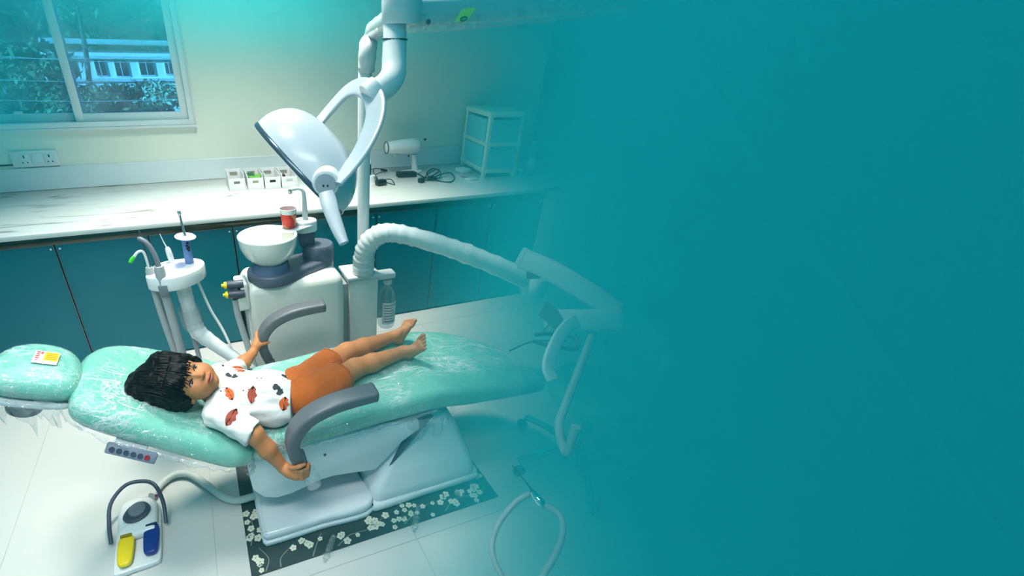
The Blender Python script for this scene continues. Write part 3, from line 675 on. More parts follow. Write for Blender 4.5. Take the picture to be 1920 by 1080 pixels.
# underframe, lift cover, base
part('seat_frame', box(.10, 1.0, 1.33, 1.66, .395, .452, .012), m_dgrey, chair)
part('seat_frame_side', prism([(.45, .37), (.76, .405), (.78, .45), (.45, .45)], 1.285, 1.31, .004), m_grey, chair)
def curvy(poly): return [(x, z) for x, z in poly]
part('side_cover', prism([(.02, .44), (.0, .36), (.005, .27), (.04, .215), (.09, .19), (.15, .19), (.21, .205), (.26, .222), (.33, .226), (.42, .212), (.525, .190), (.585, .25), (.645, .32), (.730, .372), (.72, .42), (.45, .45), (.2, .45)], 1.262, 1.66, .012, 3), m_shell, chair, 60)
part('cover_screw', lathe([(0, 0), (.006, 0), (.006, .003), (0, .004)], (.30, 1.262, .37), (0, -1, 0), 10), m_dgrey, chair)
# foot plate: low rounded shell
fp_loop = [(x * 1.0, y) for x, y in smooth_loop([(.008, 1.24), (.015, 1.20), (.05, 1.19), (.25, 1.192), (.49, 1.198), (.49, 1.40), (.49, 1.66), (.25, 1.70), (.05, 1.70), (.01, 1.66), (.005, 1.45)], 5)]
part('base_plate', slab(fp_loop, .005, .03, .006), m_shell, chair, 50)
part('base_plate_top', slab([(x * .985 + .004, .975 * (y - 1.45) + 1.45) for x, y in fp_loop], .028, .072, .014), m_shell, chair, 50)
S = SDF((.44, 1.14, .0), (1.10, 1.78, .50), .008)
ax = [S.lo[i] + S.res * np.arange(S.n[i]) for i in range(3)]
X3, Y3, Z3 = np.meshgrid(*ax, indexing='ij')
# hump: a sloped housing, wide at the floor and narrowing upward
xl = np.interp(Z3, [0, .10, .20, .30, .38, .45], [.485, .50, .565, .635, .70, .76]); xr = np.interp(Z3, [0, .05, .12, .2, .3, .38, .45], [1.03, 1.03, 1.015, .985, .945, .90, .84])
yl = np.interp(Z3, [0, .08, .16, .3, .45], [1.20, 1.215, 1.24, 1.30, 1.36]); yr = np.interp(Z3, [0, .08, .16, .3, .45], [1.70, 1.69, 1.67, 1.62, 1.57])
qx = np.abs(X3 - (xl + xr) / 2) - (xr - xl) / 2 + .05; qy = np.abs(Y3 - (yl + yr) / 2) - (yr - yl) / 2 + .05; qz = np.maximum(Z3 - .40, .02 - Z3) + .0
d = np.sqrt(np.maximum(qx, 0) ** 2 + np.maximum(qy, 0) ** 2 + np.maximum(qz + .04, 0) ** 2) + np.minimum(np.maximum(np.maximum(qx, qy), qz), 0) - .05
S.f = d.astype(np.float32); 
hump = part('base_cover', S.mesh(), m_shell, chair, 180)
sk_loop = smooth_loop([(.485, 1.25), (.49, 1.205), (.53, 1.192), (.76, 1.198), (1.0, 1.2), (1.038, 1.22), (1.045, 1.30), (1.04, 1.6), (1.0, 1.7), (.76, 1.71), (.53, 1.70), (.487, 1.66)], 5)
part('base_cover_skirt', slab(sk_loop, .005, .045, .012), m_shell, chair, 180)
part('base_gap_seal', prism([(.500, .085), (.508, .085), (.785, .43), (.770, .43)], 1.262, 1.62, .002), m_dgrey, chair)
# loose film hanging from the headrest and backrest edges
def drape(P, drop, amp, seed, mat=m_film, parent=chair, out=(0, -1, 0), nz=7):
    g = random.Random(seed); Q = spline(P, 10); V, F = [], []; o = Vector(out); n = len(Q); ph = [g.random() * 6.28 for _ in range(4)]
    for i, q in enumerate(Q):
        dd = drop * (.75 + .25 * math.sin(i * .7 + ph[0]) + .2 * math.sin(i * 1.9 + ph[1])) * math.sin(math.pi * min(1, max(.12, (i + 1) / (n + 1)))) ** .5
        for k in range(nz):
            t = k / (nz - 1); w = amp * t * (math.sin(i * 1.3 + ph[2]) + .7 * math.sin(i * 2.9 + ph[3] + k))
            V.append(tuple(q + Vector((0, 0, -dd * t)) + o * (w + .01 * math.sin(t * 3.1))))
    for i in range(n - 1):
        for k in range(nz - 1): F.append((i * nz + k, i * nz + k + 1, (i + 1) * nz + k + 1, (i + 1) * nz + k))
    return part('loose_film', (V, F), mat, parent, 180)
def bp(s, y, h): return BO + BD * s + Vector((0, y, 0)) + BN * h
def hp(s, y, h): return HO + hd * s + Vector((0, y, 0)) + hn * h
drape([hp(.075, -.08, -.06), hp(.03, -.130, -.07), hp(-.05, -.138, -.07), hp(-.12, -.136, -.07), bp(.52, 1.27, -.06)], .12, .012, 3)
drape([bp(.55, 1.28, -.07), bp(.45, 1.243, -.08), bp(.30, 1.222, -.085), bp(.15, 1.20, -.085), bp(.02, 1.195, -.08)], .035, .006, 4)
drape([bp(-.02, 1.2, -.07), bp(-.035, 1.24, -.075), bp(-.04, 1.32, -.08)], .07, .01, 5, out=(1, -.3, 0))
drape([(.24, 1.25, .46), (.45, 1.262, .455), (.65, 1.268, .455), (.80, 1.268, .46)], .022, .006, 6)
drape([(.60, 1.29, .44), (.72, 1.26, .43), (.82, 1.262, .43), (.90, 1.30, .43)], .12, .012, 8, out=(.3, -1, 0))
# strips of film trailing on the floor mat
for k, (P, lab) in enumerate(((((.262, 1.185, .02), (.225, 1.12, .012), (.185, 1.06, .010), (.175, 1.02, .008)), 'crumpled strip of clear film on the mat in front of the low base plate'), (((.69, 1.17, .02), (.665, 1.10, .012), (.64, 1.04, .010), (.63, 1.0, .008)), 'crumpled strip of clear film on the mat in front of the base hump'))):
    P = [atz(626 - 18 * t, 1005 + 48 * t, .012) for t in (0, .4, .75, 1)] if k == 0 else [atz(784 - 8 * t, 950 + 46 * t, .012) for t in (0, .4, .75, 1)]
    single('film_strip', tube(P, [.010, .014, .012, .006], 9, 6, .5), m_film, lab, 'plastic strip', tuple(P[0]), 'film strips on the mat')

# ================================================================== foot control
fc = thing('foot_control', 'white foot control with yellow and blue pedals and a dark carry loop on the floor', 'foot pedal', (-.47, 1.42, 0))
fl = smooth_loop([(-.552, 1.28), (-.54, 1.255), (-.47, 1.258), (-.40, 1.262), (-.382, 1.285), (-.385, 1.40), (-.392, 1.53), (-.42, 1.575), (-.48, 1.59), (-.54, 1.575), (-.558, 1.53), (-.556, 1.40)], 4)
part('base', slab(fl, .002, .028, .006), m_white, fc)
part('housing', cushion(smooth_loop([(-.545, 1.40), (-.53, 1.385), (-.47, 1.382), (-.41, 1.385), (-.395, 1.40), (-.40, 1.53), (-.43, 1.57), (-.48, 1.58), (-.53, 1.57), (-.55, 1.53)], 4), .045, .02, .006, lambda p: Vector((p.x, p.y, .068 + p.z)), 6), m_white, fc, 180)
part('joystick_pad', cushion(smooth_loop([(-.525, 1.47), (-.505, 1.44), (-.465, 1.435), (-.43, 1.455), (-.418, 1.49), (-.438, 1.525), (-.475, 1.535), (-.51, 1.51)], 4), .012, .006, .002, lambda p: Vector((p.x, p.y, .084 + p.z)), 5), m_dgrey, fc, 180)
part('joystick_disc', lathe([(.034, .0), (.034, .008), (.028, .011), (0, .012)], (-.468, 1.487, .085), (0, 0, 1), 24), m_grey, fc)
for nm, xc, col in (('pedal_yellow', -.508, (248, 218, 20)), ('pedal_blue', -.415, (26, 52, 140))):
    mm = M(nm, col, .35, var=.02)
    lp = smooth_loop([(xc - .028, 1.30), (xc - .02, 1.272), (xc, 1.266), (xc + .02, 1.272), (xc + .028, 1.30), (xc + .026, 1.39), (xc - .026, 1.39)], 4)
    y0 = .02 if nm == 'pedal_blue' else 0
    pd = part('pedal', cushion([(a, b + y0) for a, b in lp], .022, .008, .002, lambda p: Vector((p.x, p.y, .062 - .12 * (1.39 - p.y) * .25 + p.z)), 5), mm, fc, 60, label=nm.split('_')[1] + ' pedal')
    part('pedal_hinge', box(xc - .022, xc + .022, 1.385 + y0, 1.397 + y0, .058, .07, .003), M(nm + '_hinge', tuple(int(c * .6) for c in col), .4), pd)
part('carry_loop', tube([(-.572, 1.40, .03), (-.58, 1.47, .06), (-.572, 1.545, .10), (-.52, 1.60, .125), (-.46, 1.605, .128), (-.40, 1.575, .12), (-.368, 1.50, .085), (-.362, 1.42, .04)], .0085, 10, 6), M('loop_slate', (66, 80, 98), .4), fc)
part('red_mark', box(-.405, -.392, 1.548, 1.56, .068, .071), M('mark_pink', (190, 60, 110), .4), fc)
single('foot_control_hose', tube([(-.425, 1.585, .04), (-.39, 1.66, .022), (-.33, 1.695, .022), (-.26, 1.67, .022), (-.19, 1.58, .022), (-.13, 1.495, .022), (-.07, 1.45, .022), (.02, 1.44, .03)], .0165, 12, 6), M('hose_grey', (216, 219, 214), .45, var=.02), 'pale grey corrugated hose running from the foot control to the chair base', 'hose', (-.3, 1.6, 0))

# ================================================================== spittoon unit behind the chair
m_hoseg = M('suction_hose_grey', (172, 178, 180), .4, var=.05)
m_cream = M('warm_white_shell', (238, 238, 230), .3, var=.012, coat=.15)
su = thing('spittoon_unit', 'white spittoon cabinet with a grey swivel base standing behind the dental chair', 'spittoon unit', (.39, 2.24, 0))
S = SDF((.06, 2.02, .0), (.74, 2.46, .80), .009)
ax = [S.lo[i] + S.res * np.arange(S.n[i]) for i in range(3)]; X3, Y3, Z3 = np.meshgrid(*ax, indexing='ij')
xl = np.interp(Z3, [0, .6, .76], [.15, .128, .13]); xr = np.interp(Z3, [0, .6, .76], [.655, .662, .655])
ztop = .735 + .0 * X3; r = .055
qx = np.abs(X3 - (xl + xr) / 2) - (xr - xl) / 2 + r; qy = np.abs(Y3 - 2.25) - .15 + r; qz = Z3 - ztop + r * .7
d = np.sqrt(np.maximum(qx, 0) ** 2 + np.maximum(qy, 0) ** 2 + np.maximum(qz, 0) ** 2) + np.minimum(np.maximum(np.maximum(qx, qy), qz), 0) - r
S.f = np.maximum(d, .006 - Z3).astype(np.float32)
part('cabinet_body', S.mesh(), m_cream, su, 180)
part('side_block', box(.088, .15, 2.10, 2.22, .62, .775, .012, 3), m_cream, su)
m_slate = M('slate_plastic', (92, 100, 118), .38, var=.04)
part('swivel_base', slab(stadium(.285, 2.20, .125, .565, 2.30, .085, 14), .735, .795, .012), m_slate, su, 60)
part('swivel_pod', lathe([(.088, 0), (.088, .07), (.08, .082), (0, .084)], (.565, 2.30, .785), (0, 0, 1), 28), m_slate, su)
part('bowl_neck', lathe([(.10, 0), (.092, .05), (.08, .055), (0, .055)], (.283, 2.20, .79), (0, 0, 1), 28), M('bowl_neck_blue_grey', (96, 116, 150), .3), su)
part('bowl', lathe([(0, 0), (.05, 0), (.088, .012), (.122, .045), (.142, .09), (.149, .14), (.149, .147), (.144, .150), (.139, .147), (.133, .10), (.112, .055), (.075, .028), (0, .020)], (.283, 2.20, .832), (0, 0, 1), 48), M('bowl_ceramic', (244, 243, 236), .15, var=.01, coat=.4), su, 60)
part('column', box(.462, .545, 2.275, 2.335, .86, .975, .008), m_slate, su)
part('cup_shelf', cat(slab(stadium(.408, 2.26, .058, .50, 2.30, .05, 12), .972, .985, .004), slab(stadium(.49, 2.305, .052, .52, 2.305, .045, 12), .94, 1.005, .01)), m_white, su, 60)
part('cup_filler', tube([(.505, 2.31, .99), (.505, 2.31, 1.06), (.505, 2.31, 1.13), (.498, 2.31, 1.158), (.475, 2.31, 1.168), (.437, 2.31, 1.165)], [.016, .014, .0105, .0095, .0095, .0105], 12, 5), m_white, su)
part('filler_tip', lathe([(.011, 0), (.011, .018), (.008, .022), (0, .022)], (.434, 2.31, 1.165), (0, 0, -1), 12), m_chrome, su)
# cup
cup = thing('paper_cup', 'red and orange paper cup standing on the spittoon cup shelf', 'cup', (.408, 2.262, .986))
m_cup = M('cup_red', (236, 66, 26), .4, var=.1); nt = m_cup.node_tree; b = nt.nodes['Principled BSDF']
wv = nd(nt, 'ShaderNodeTexWave', -600, 400); wv.inputs['Scale'].default_value = 7; wv.inputs['Distortion'].default_value = 1.5; wv.bands_direction = 'DIAGONAL'
tcn = nd(nt, 'ShaderNodeTexCoord', -800, 400); nt.links.new(tcn.outputs['Object'], wv.inputs['Vector'])
rp = nd(nt, 'ShaderNodeValToRGB', -400, 400); rp.color_ramp.elements[0].color = lin((228, 40, 20)) + (1,); rp.color_ramp.elements[1].color = lin((250, 150, 90)) + (1,); rp.color_ramp.elements[0].position = .75; rp.color_ramp.elements[1].position = .9
nt.links.new(wv.outputs['Fac'], rp.inputs['Fac']); nt.links.new(rp.outputs['Color'], b.inputs['Base Color'])
part('sleeve', lathe([(0, 0), (.033, 0), (.034, .002), (.0415, .078), (.0405, .078), (.033, .004), (0, .004)], (.408, 2.262, .986), (0, 0, 1), 28), m_cup, cup)
part('rim', lathe([(.0415, .074), (.0425, .088), (.045, .095), (.046, .098), (.0445, .1005), (.042, .098), (.0405, .078)], (.408, 2.262, .986), (0, 0, 1), 28, False), m_white, cup)
# suction valve block at the left with two yellow caps
m_yel = M('yellow_knob', (248, 226, 12), .35)
vb = thing('suction_valve_block', 'grey twin suction valve block with yellow caps on the left side of the spittoon unit', 'valve block', (.10, 2.12, .74))
for k, zz in enumerate((.768, .722)):
    v = part('valve', lathe([(0, 0), (.021, 0), (.021, .075), (.018, .08), (0, .08)], (.128, 2.115 - k * .012, zz), (-1, 0, .06), 18), m_dgrey, vb)
    part('yellow_cap', cat(lathe([(0, 0), (.017, 0), (.019, .006), (.016, .014), (.008, .016), (.008, .026), (0, .027)], (.05, 2.115 - k * .012, zz + .004), (-1, 0, .06), 10)), m_yel, v)
part('valve_body', box(.068, .120, 2.10, 2.135, .69, .775, .008), m_dgrey, vb)
m_hoseg = M('suction_hose_grey', (172, 178, 180), .4, var=.05)
single('suction_hose', tube([(.078, 2.115, .69), (.082, 2.11, .6), (.095, 2.09, .5), (.11, 2.06, .40), (.13, 2.02, .27), (.16, 1.99, .10), (.20, 1.98, .02)], .017, 12, 6), m_hoseg, 'pale grey suction hose hanging from the yellow-capped valve block', 'hose', (.1, 2.1, 0))
single('drain_pipe', tube([(.104, 2.13, .70), (.110, 2.12, .5), (.122, 2.10, .3), (.14, 2.08, .02)], .008, 10, 5), m_black, 'thin dark pipe running down beside the spittoon cabinet', 'pipe', (.12, 2.1, 0))
single('looped_cable', tube([(.16, 2.06, .42), (.125, 2.0, .43), (.10, 1.98, .40), (.085, 1.97, .33), (.09, 1.96, .2), (.12, 1.95, .02)], .006, 8, 6), m_white, 'thin white cable looping beside the far armrest', 'cable', (.1, 2., 0))

# post box with the lamp pole -----------------------------------------
pb = thing('post_box', 'white square post box with a ribbed grey slot beside the spittoon unit', 'post box', (.81, 2.30, 0))
part('box_body', box(.722, .900, 2.22, 2.39, .0, .655, .008), m_cream, pb)
part('box_cap', box(.708, .912, 2.205, 2.40, .650, .672, .008), m_white, pb)
part('slot', box(.668, .726, 2.245, 2.36, .02, .62, .004), m_hoseg, pb)
part('bracket', cat(box(.90, 1.045, 2.29, 2.37, .585, .625, .012)), m_white, pb)
wb = thing('water_bottle', 'clear water bottle with a white printed label hanging beside the post box', 'bottle', (1.0, 2.33, .25))
m_pet = M_clear('clear_bottle', (.80, .90, .92), .16, .25, 12, .05, white=.12)
part('bottle_body', lathe([(0, 0), (.045, 0), (.054, .012), (.056, .05), (.056, .22), (.050, .25), (.030, .275), (.022, .29), (.022, .31), (0, .312)], (1.005, 2.33, .235), (0, 0, 1), 28), m_pet, wb)
lp = []
V, F = [], []
for i in range(13):
    a = math.radians(-140 + 12 * i); V += [(1.005 + .0575 * math.cos(a), 2.33 + .0575 * math.sin(a), .275), (1.005 + .0575 * math.cos(a), 2.33 + .0575 * math.sin(a), .43)]
    if i: F.append((2 * i - 2, 2 * i, 2 * i + 1, 2 * i - 1))
bl_ = part('bottle_label', (V, F), M('paper_label', (236, 238, 236), .6), wb, 180)
for k in range(7):
    V, F = [], []; z0 = .412 - k * .019
    n = 9 - (k * 3) % 4
    for i in range(n):
        a = math.radians(-126 + 11 * i); V += [(1.005 + .0582 * math.cos(a), 2.33 + .0582 * math.sin(a), z0 - .0035 - (.002 if k == 6 else 0)), (1.005 + .0582 * math.cos(a), 2.33 + .0582 * math.sin(a), z0 + .001)]
        if i: F.append((2 * i - 2, 2 * i, 2 * i + 1, 2 * i - 1))
    part('label_text_line', (V, F), M('label_ink_dark', (90, 100, 104), .6), bl_, 180)
part('bottle_cap', lathe([(.026, 0), (.028, .004), (.028, .03), (0, .032)], (1.005, 2.33, .540), (0, 0, 1), 18), m_white, wb)
m_wrap = M('white_arm_under_film', (224, 231, 233), .28, var=.03, vscale=20, coat=.7, bump=.6, bscale=26, coatbump=True, distort=1.2)

# operating lamp: pole, arm, neck, yoke, head -------------------------
lamp = thing('operating_lamp', 'white dental operating lamp with a ring yoke on a film-wrapped arm over the chair', 'operating lamp', (.845, 2.33, .67))
part('pole', tube([(.845, 2.34, .665), (.845, 2.34, 1.2), (.847, 2.34, 1.72), (.852, 2.335, 1.78)], .034, 18, 6), m_white, lamp)
QL = 1.62
hub = atq(752, 26, 1.72)
pt = Vector((.852, 2.335, 1.76)); 
part('pole_sleeve', tube([tuple(pt - Vector((0, 0, .06))), tuple(pt + Vector((0, -.02, .04))), tuple(atq(692, 84, 2.25)), tuple(atq(702, 58, 2.08)), tuple(atq(722, 42, 1.86)), tuple(hub + Vector((-.01, .05, -.01)))], [.040, .042, .040, .038, .036, .036], 14, 6, .12), m_wrap, lamp, 180)
jx = [atq(754, 60, 1.70), atq(748, -8, 1.72)]
part('hub', lathe([(0, 0), (.066, 0), (.074, .012), (.076, .07), (.070, .10), (0, .105)], atq(752, 46, 1.70), (0, 0, 1), 28), m_white_sat, lamp)
armP = [atq(770, 24, 1.72), atq(860, 20, 1.78), atq(960, 12, 1.86), atq(1100, 0, 1.98), atq(1180, -8, 2.05)]
part('arm', sweep(spline(armP, 6), rrect(.085, .095, .03, 4), (0, 0, 1)), m_wrap, lamp, 60)
part('arm_film', sweep(spline([p + Vector((0, -.01, -.035)) for p in armP], 6), rrect(.095, .065, .03, 4), (0, 0, 1)), m_film, lamp, 60)
part('arm_bolt', lathe([(0, 0), (.009, 0), (.009, .006), (0, .008)], atq(803, 42, 1.665), tuple(-CF), 10), m_dgrey, lamp)
tgc = atq(872, 28, 1.72); tgx = (CR * .93 + CD * .0 + CF * .1).normalized()
tg = part('arm_tag', place(cbox(.052, .060, .002), tgc, axes=((CR * .96 - CD * .1).normalized(), (CD * -.80 + CR * .50).normalized(), -CF)), M('green_tag', (120, 205, 70), .5), lamp, label='lime green paper tag marked with a zero')
# a zero on the tag
zz = []; Qz = [tgc - CF * .002 + (CD * .016 - CR * .006) + CR * (.013 * math.cos(a)) + CD * (.0075 * math.sin(a)) - CD * (.25 * .013 * math.cos(a)) for a in [2 * math.pi * i / 16 for i in range(17)]]
part('tag_mark', sweep(Qz, circ(.0022, 6), tuple(CF), caps=False), M('tag_ink', (20, 70, 80), .5), tg)
part('neck', tube([tuple(atq(740, 46, 1.70)), tuple(atq(740, 72, 1.70)), tuple(atq(739, 110, 1.70)), tuple(atq(737, 140, 1.69)), tuple(atq(724, 160, 1.66)), tuple(atq(703, 174, 1.64))], [.044, .044, .046, .047, .045, .043], 20, 8), m_white, lamp, 60)
part('neck_ring', lathe([(.0455, 0), (.0490, .001), (.0490, .006), (.0455, .007)], atq(740, 76, 1.70), (0, 0, 1), 24, False), m_dgrey, lamp)
# head: half ellipsoid shell, rim edge-on to the camera at lower left
hc = atq(566, 316, QL); n_f = (CR * -.72 + CD * .66 + CF * .20).normalized(); e1 = (CR * .67 + CD * .74); e1 = (e1 - n_f * e1.dot(n_f)).normalized(); e2 = n_f.cross(e1)
V, F = [], []; nu, nv_ = 40, 12
for j in range(nv_ + 1):
    t = math.pi / 2 * j / nv_
    for i in range(nu):
        a = 2 * math.pi * i / nu; ca, sa = math.cos(a), math.sin(a)
        ca = math.copysign(abs(ca) ** .82, ca); sa = math.copysign(abs(sa) ** .82, sa)
        rr = math.cos(t) ** .75 if j < nv_ else 0
        V.append(tuple(hc + e1 * (.212 * ca * rr) + e2 * (.150 * sa * rr) - n_f * (.165 * math.sin(t))))
for j in range(nv_):
    for i in range(nu): k = (i + 1) % nu; F.append((j * nu + i, j * nu + k, (j + 1) * nu + k, (j + 1) * nu + i))
hd_ = part('lamp_head', (V, F), M('lamp_white', (206, 212, 220), .3, var=.01, coat=.2), lamp, 180); recalc(hd_)
def ering(s1, s2, off):
    out = []
    for i in range(nu):
        a = 2 * math.pi * i / nu; ca = math.copysign(abs(math.cos(a)) ** .82, math.cos(a)); sa = math.copysign(abs(math.sin(a)) ** .82, math.sin(a)); out.append(tuple(hc + e1 * (s1 * ca) + e2 * (s2 * sa) + n_f * off))
    return out
def rings(*rs, cap=False):
    V, F = [], []
    for r_ in rs: V += r_
    for j in range(len(rs) - 1):
        for i in range(nu): k = (i + 1) % nu; F.append((j * nu + i, j * nu + k, (j + 1) * nu + k, (j + 1) * nu + i))
    if cap: F.append(tuple((len(rs) - 1) * nu + i for i in range(nu)))
    return V, F
part('lamp_rim', rings(ering(.212, .150, -.004), ering(.216, .154, .004), ering(.214, .152, .014), ering(.205, .143, .016), ering(.203, .141, .006)), M('rim_slate', (70, 92, 104), .2, .4), hd_, 60)
part('lamp_glass', rings(ering(.204, .142, .008), ering(.1, .07, .003), cap=True), M('reflector_glass', (150, 180, 190), .1, .6), hd_, 60)
# moulded crease lines on the back of the head
for kk, off in enumerate((.080, .105)):
    P = []
    for i in range(21):
        u = -.8 + 1.6 * i / 20; x1 = u * (.165 - kk * .03); w = max(0, 1 - (x1 / .212) ** 2); t_ = math.acos(min(1, .35 + kk * .14)); 
        y2 = -(.040 + kk * .022) * math.cos(u * 1.1); rr2 = (x1 / .212) ** 2 + (y2 / .150) ** 2
        P.append(hc + e1 * x1 + e2 * y2 - n_f * (.165 * math.sqrt(max(0, 1 - rr2 ** 1.33)) + .0005))
    part('moulded_ridge', sweep(P, circ(.0022, 6), tuple(n_f)), M('lamp_white', (236, 240, 244)), hd_, 180)
# yoke ring
top = atq(688, 168, 1.63)
yk = [atq(596, 232, 1.80), atq(618, 206, 1.79), atq(648, 174, 1.74), atq(672, 163, 1.69), atq(692, 170, 1.64), atq(704, 196, 1.585), atq(700, 232, 1.545), atq(680, 278, 1.51), atq(652, 318, 1.49), atq(628, 345, 1.475)]
Qy = spline(yk, 8); ny = len(Qy); V, F = [], []; sec = rrect(1, 1, .28, 3)
V, F = sweep(Qy, [(a * .018, b * .074) for a, b in sec], tuple((CR * .8 - CD * .35 - CF * .45)), [(1., float(np.interp(i / (ny - 1), [0, .3, .45, .7, 1], [.9, 1., 1.05, 1.25, 1.0]))) for i in range(ny)])
part('yoke', (V, F), M('yoke_white', (196, 202, 212), .3, var=.01), lamp, 60)
part('yoke_joint', lathe([(0, -.02), (.046, -.02), (.049, 0), (.046, .03), (0, .032)], atq(697, 176, 1.63), tuple((CR * .7 - CD * .6).normalized()), 24), m_white, lamp)
kx = (CD * .55 - CF * .75 + CR * .0).normalized()
kc = atq(612, 338, 1.50)
kn = part('pivot_knob', lathe([(0, -.05), (.040, -.05), (.046, -.02), (.046, .0), (.0445, .002), (.046, .004), (.046, .028), (.043, .034), (.040, .036), (0, .037)], kc, tuple(kx), 30), m_white, lamp)
part('knob_face', lathe([(0, 0), (.036, 0), (.034, .003), (0, .0035)], kc + kx * .0365, tuple(kx), 24), M('knob_grey', (176, 184, 194), .4), kn)
for s in (-1, 1): part('socket_hole', lathe([(0, 0), (.0035, 0), (.0035, .001), (0, .0012)], kc + kx * .041 + CR * (.007 * s) + CD * .004, tuple(kx), 8), m_black, kn)
hP = [atq(612, 362, 1.465), atq(620, 392, 1.45), atq(633, 428, 1.44), atq(645, 456, 1.435)]
Qh = spline(hP, 7); nh = len(Qh)
part('handle', sweep([Qh[0]] + Qh + [Qh[-1] + (Qh[-1] - Qh[-2]) * .5], [(a * .055, b * .026) for a, b in rrect(1, 1, .38, 4)], tuple(-CF), [(.5, .5)] + [(float(np.interp(i / (nh - 1), [0, .2, .8, 1], [.95, 1, .72, .58])), 1.) for i in range(nh)] + [(.25, .4)]), M('handle_white', (190, 196, 204), .35, var=.02), lamp, 60)

# delivery arm and head (right side) ----------------------------------
da = thing('delivery_arm', 'white delivery arm in rippled film sleeve curving from the post box to the instrument console', 'delivery arm', (.82, 2.24, .67))
part('arm_sleeve', tube([(.815, 2.25, .672), (.815, 2.24, .76), (.825, 2.22, .85), (.88, 2.19, .915), (.98, 2.15, .925), (1.20, 2.07, .865), (1.45, 1.98, .77), (1.72, 1.89, .645)], [.062, .060, .057, .054, .053, .053, .055, .056], 16, 10, .10), m_wrap, da, 180)
part('arm_elbow', lathe([(0, 0), (.07, 0), (.075, .02), (.075, .10), (.06, .12), (0, .12)], (1.74, 1.88, .57), (0, 0, 1), 24), m_white, da)
dc = thing('instrument_console', 'white instrument console with a long rounded bar at the right of the chair', 'instrument console', (1.75, 1.75, .6))
bP = [atq(982, 486, 2.05), atq(1040, 512, 2.0), atq(1105, 552, 1.95), atq(1150, 584, 1.92)]
part('bar', sweep(spline(bP, 6), rrect(.15, .085, .02, 4), tuple(-CD)), m_white, dc, 60)
part('bar_end', sweep([bP[0] + (bP[0] - bP[1]).normalized() * t for t in (0, .014, .02)], rrect(.155, .09, .022, 4), tuple(-CD), [1., 1., .8]), m_white_sat, dc, 60)
part('bar_mount', lathe([(0, 0), (.03, 0), (.03, .09), (0, .09)], atq(1000, 522, 2.06), tuple(-CD), 18), m_grey, dc)
part('bar_screw', lathe([(0, 0), (.011, 0), (.011, .006), (0, .008)], atq(996, 491, 1.99), tuple(-CF), 12), m_dgrey, dc)
part('console_body', place(cbox(.30, .22, .09, .02, 3), atq(1090, 600, 1.95), axes=frame(tuple(-CD), tuple(bP[3] - bP[0]))), m_white, dc)
part('console_screen', place(cbox(.10, .10, .006, .002), atq(1035, 592, 1.86), axes=(tuple((CR * .75 + CD * .65).normalized()), tuple((CR * -.5 + CD * .55 - CF * .5).normalized()), tuple(-CF))), m_grey, dc)
part('lamp_blade', prism([(0, 0), (.09, .06), (.075, -.02)], 0, .01), m_dgrey, dc).location = atq(1098, 505, 1.9) - ORG[dc.name]
part('tray_ring', tube([atq(1002, 628, 1.88), atq(1030, 626, 1.86), atq(1078, 634, 1.8), atq(1080, 655, 1.76), atq(1040, 650, 1.78), atq(1000, 640, 1.86)], .008, 8, 6), m_dgrey, dc)
part('tray_rod', tube([atq(955, 658, 1.92), atq(1000, 640, 1.86), atq(1062, 640, 1.82)], .0035, 6, 4), m_dgrey, dc)
part('tray_wire', tube([atq(1016, 628, 1.86), atq(1028, 610, 1.87), atq(1054, 596, 1.88), atq(1064, 578, 1.9)], .003, 6, 5), m_dgrey, dc)
part('hose_band', sweep(spline([atq(1080, 600, 1.85), atq(1055, 622, 1.78), atq(1035, 660, 1.72), atq(1028, 690, 1.70), atq(1036, 712, 1.69)], 7), rrect(.055, .016, .006), tuple(-CF)), m_white_sat, dc, 60)
part('hose_loop', tube([atq(1110, 630, 1.7), atq(1060, 760, 1.55), atq(1048, 800, 1.5), atq(1062, 848, 1.45), atq(1080, 800, 1.4)], .014, 10, 8), m_hoseg, dc)
# dangling handpiece with its hoses
hpz = thing('handpiece', 'slim metal handpiece with a fine tip hanging at the lower right beside the mat', 'handpiece', tuple(atq(1005, 930, 1.3)))
part('tip', tube([atq(960, 872, 1.33), atq(980, 896, 1.32), atq(998, 920, 1.31)], [.0016, .0022, .003], 6, 4), m_dgrey, hpz)
part('grip', tube([atq(997, 920, 1.31), atq(1004, 930, 1.31), atq(1014, 942, 1.30), atq(1020, 950, 1.30)], [.007, .011, .012, .008], 12, 5), m_chrome, hpz)
single('handpiece_hose', tube([atq(1020, 948, 1.30), atq(1046, 962, 1.28), atq(1056, 988, 1.25), atq(1046, 1030, 1.2), atq(1015, 1085, 1.15)], .009, 10, 8), m_hoseg, 'grey hose curving down from the hanging handpiece', 'hose', tuple(atq(1020, 950, 1.3)))
single('coiled_hose', tube([atq(992, 926, 1.33), atq(965, 944, 1.32), atq(935, 982, 1.30), atq(922, 1025, 1.27), atq(930, 1060, 1.24), atq(946, 1088, 1.22)], .0085, 10, 8, .08), m_hoseg, 'grey ribbed hose hanging in a wide loop right of the floor mat', 'hose', tuple(atq(960, 950, 1.3)))
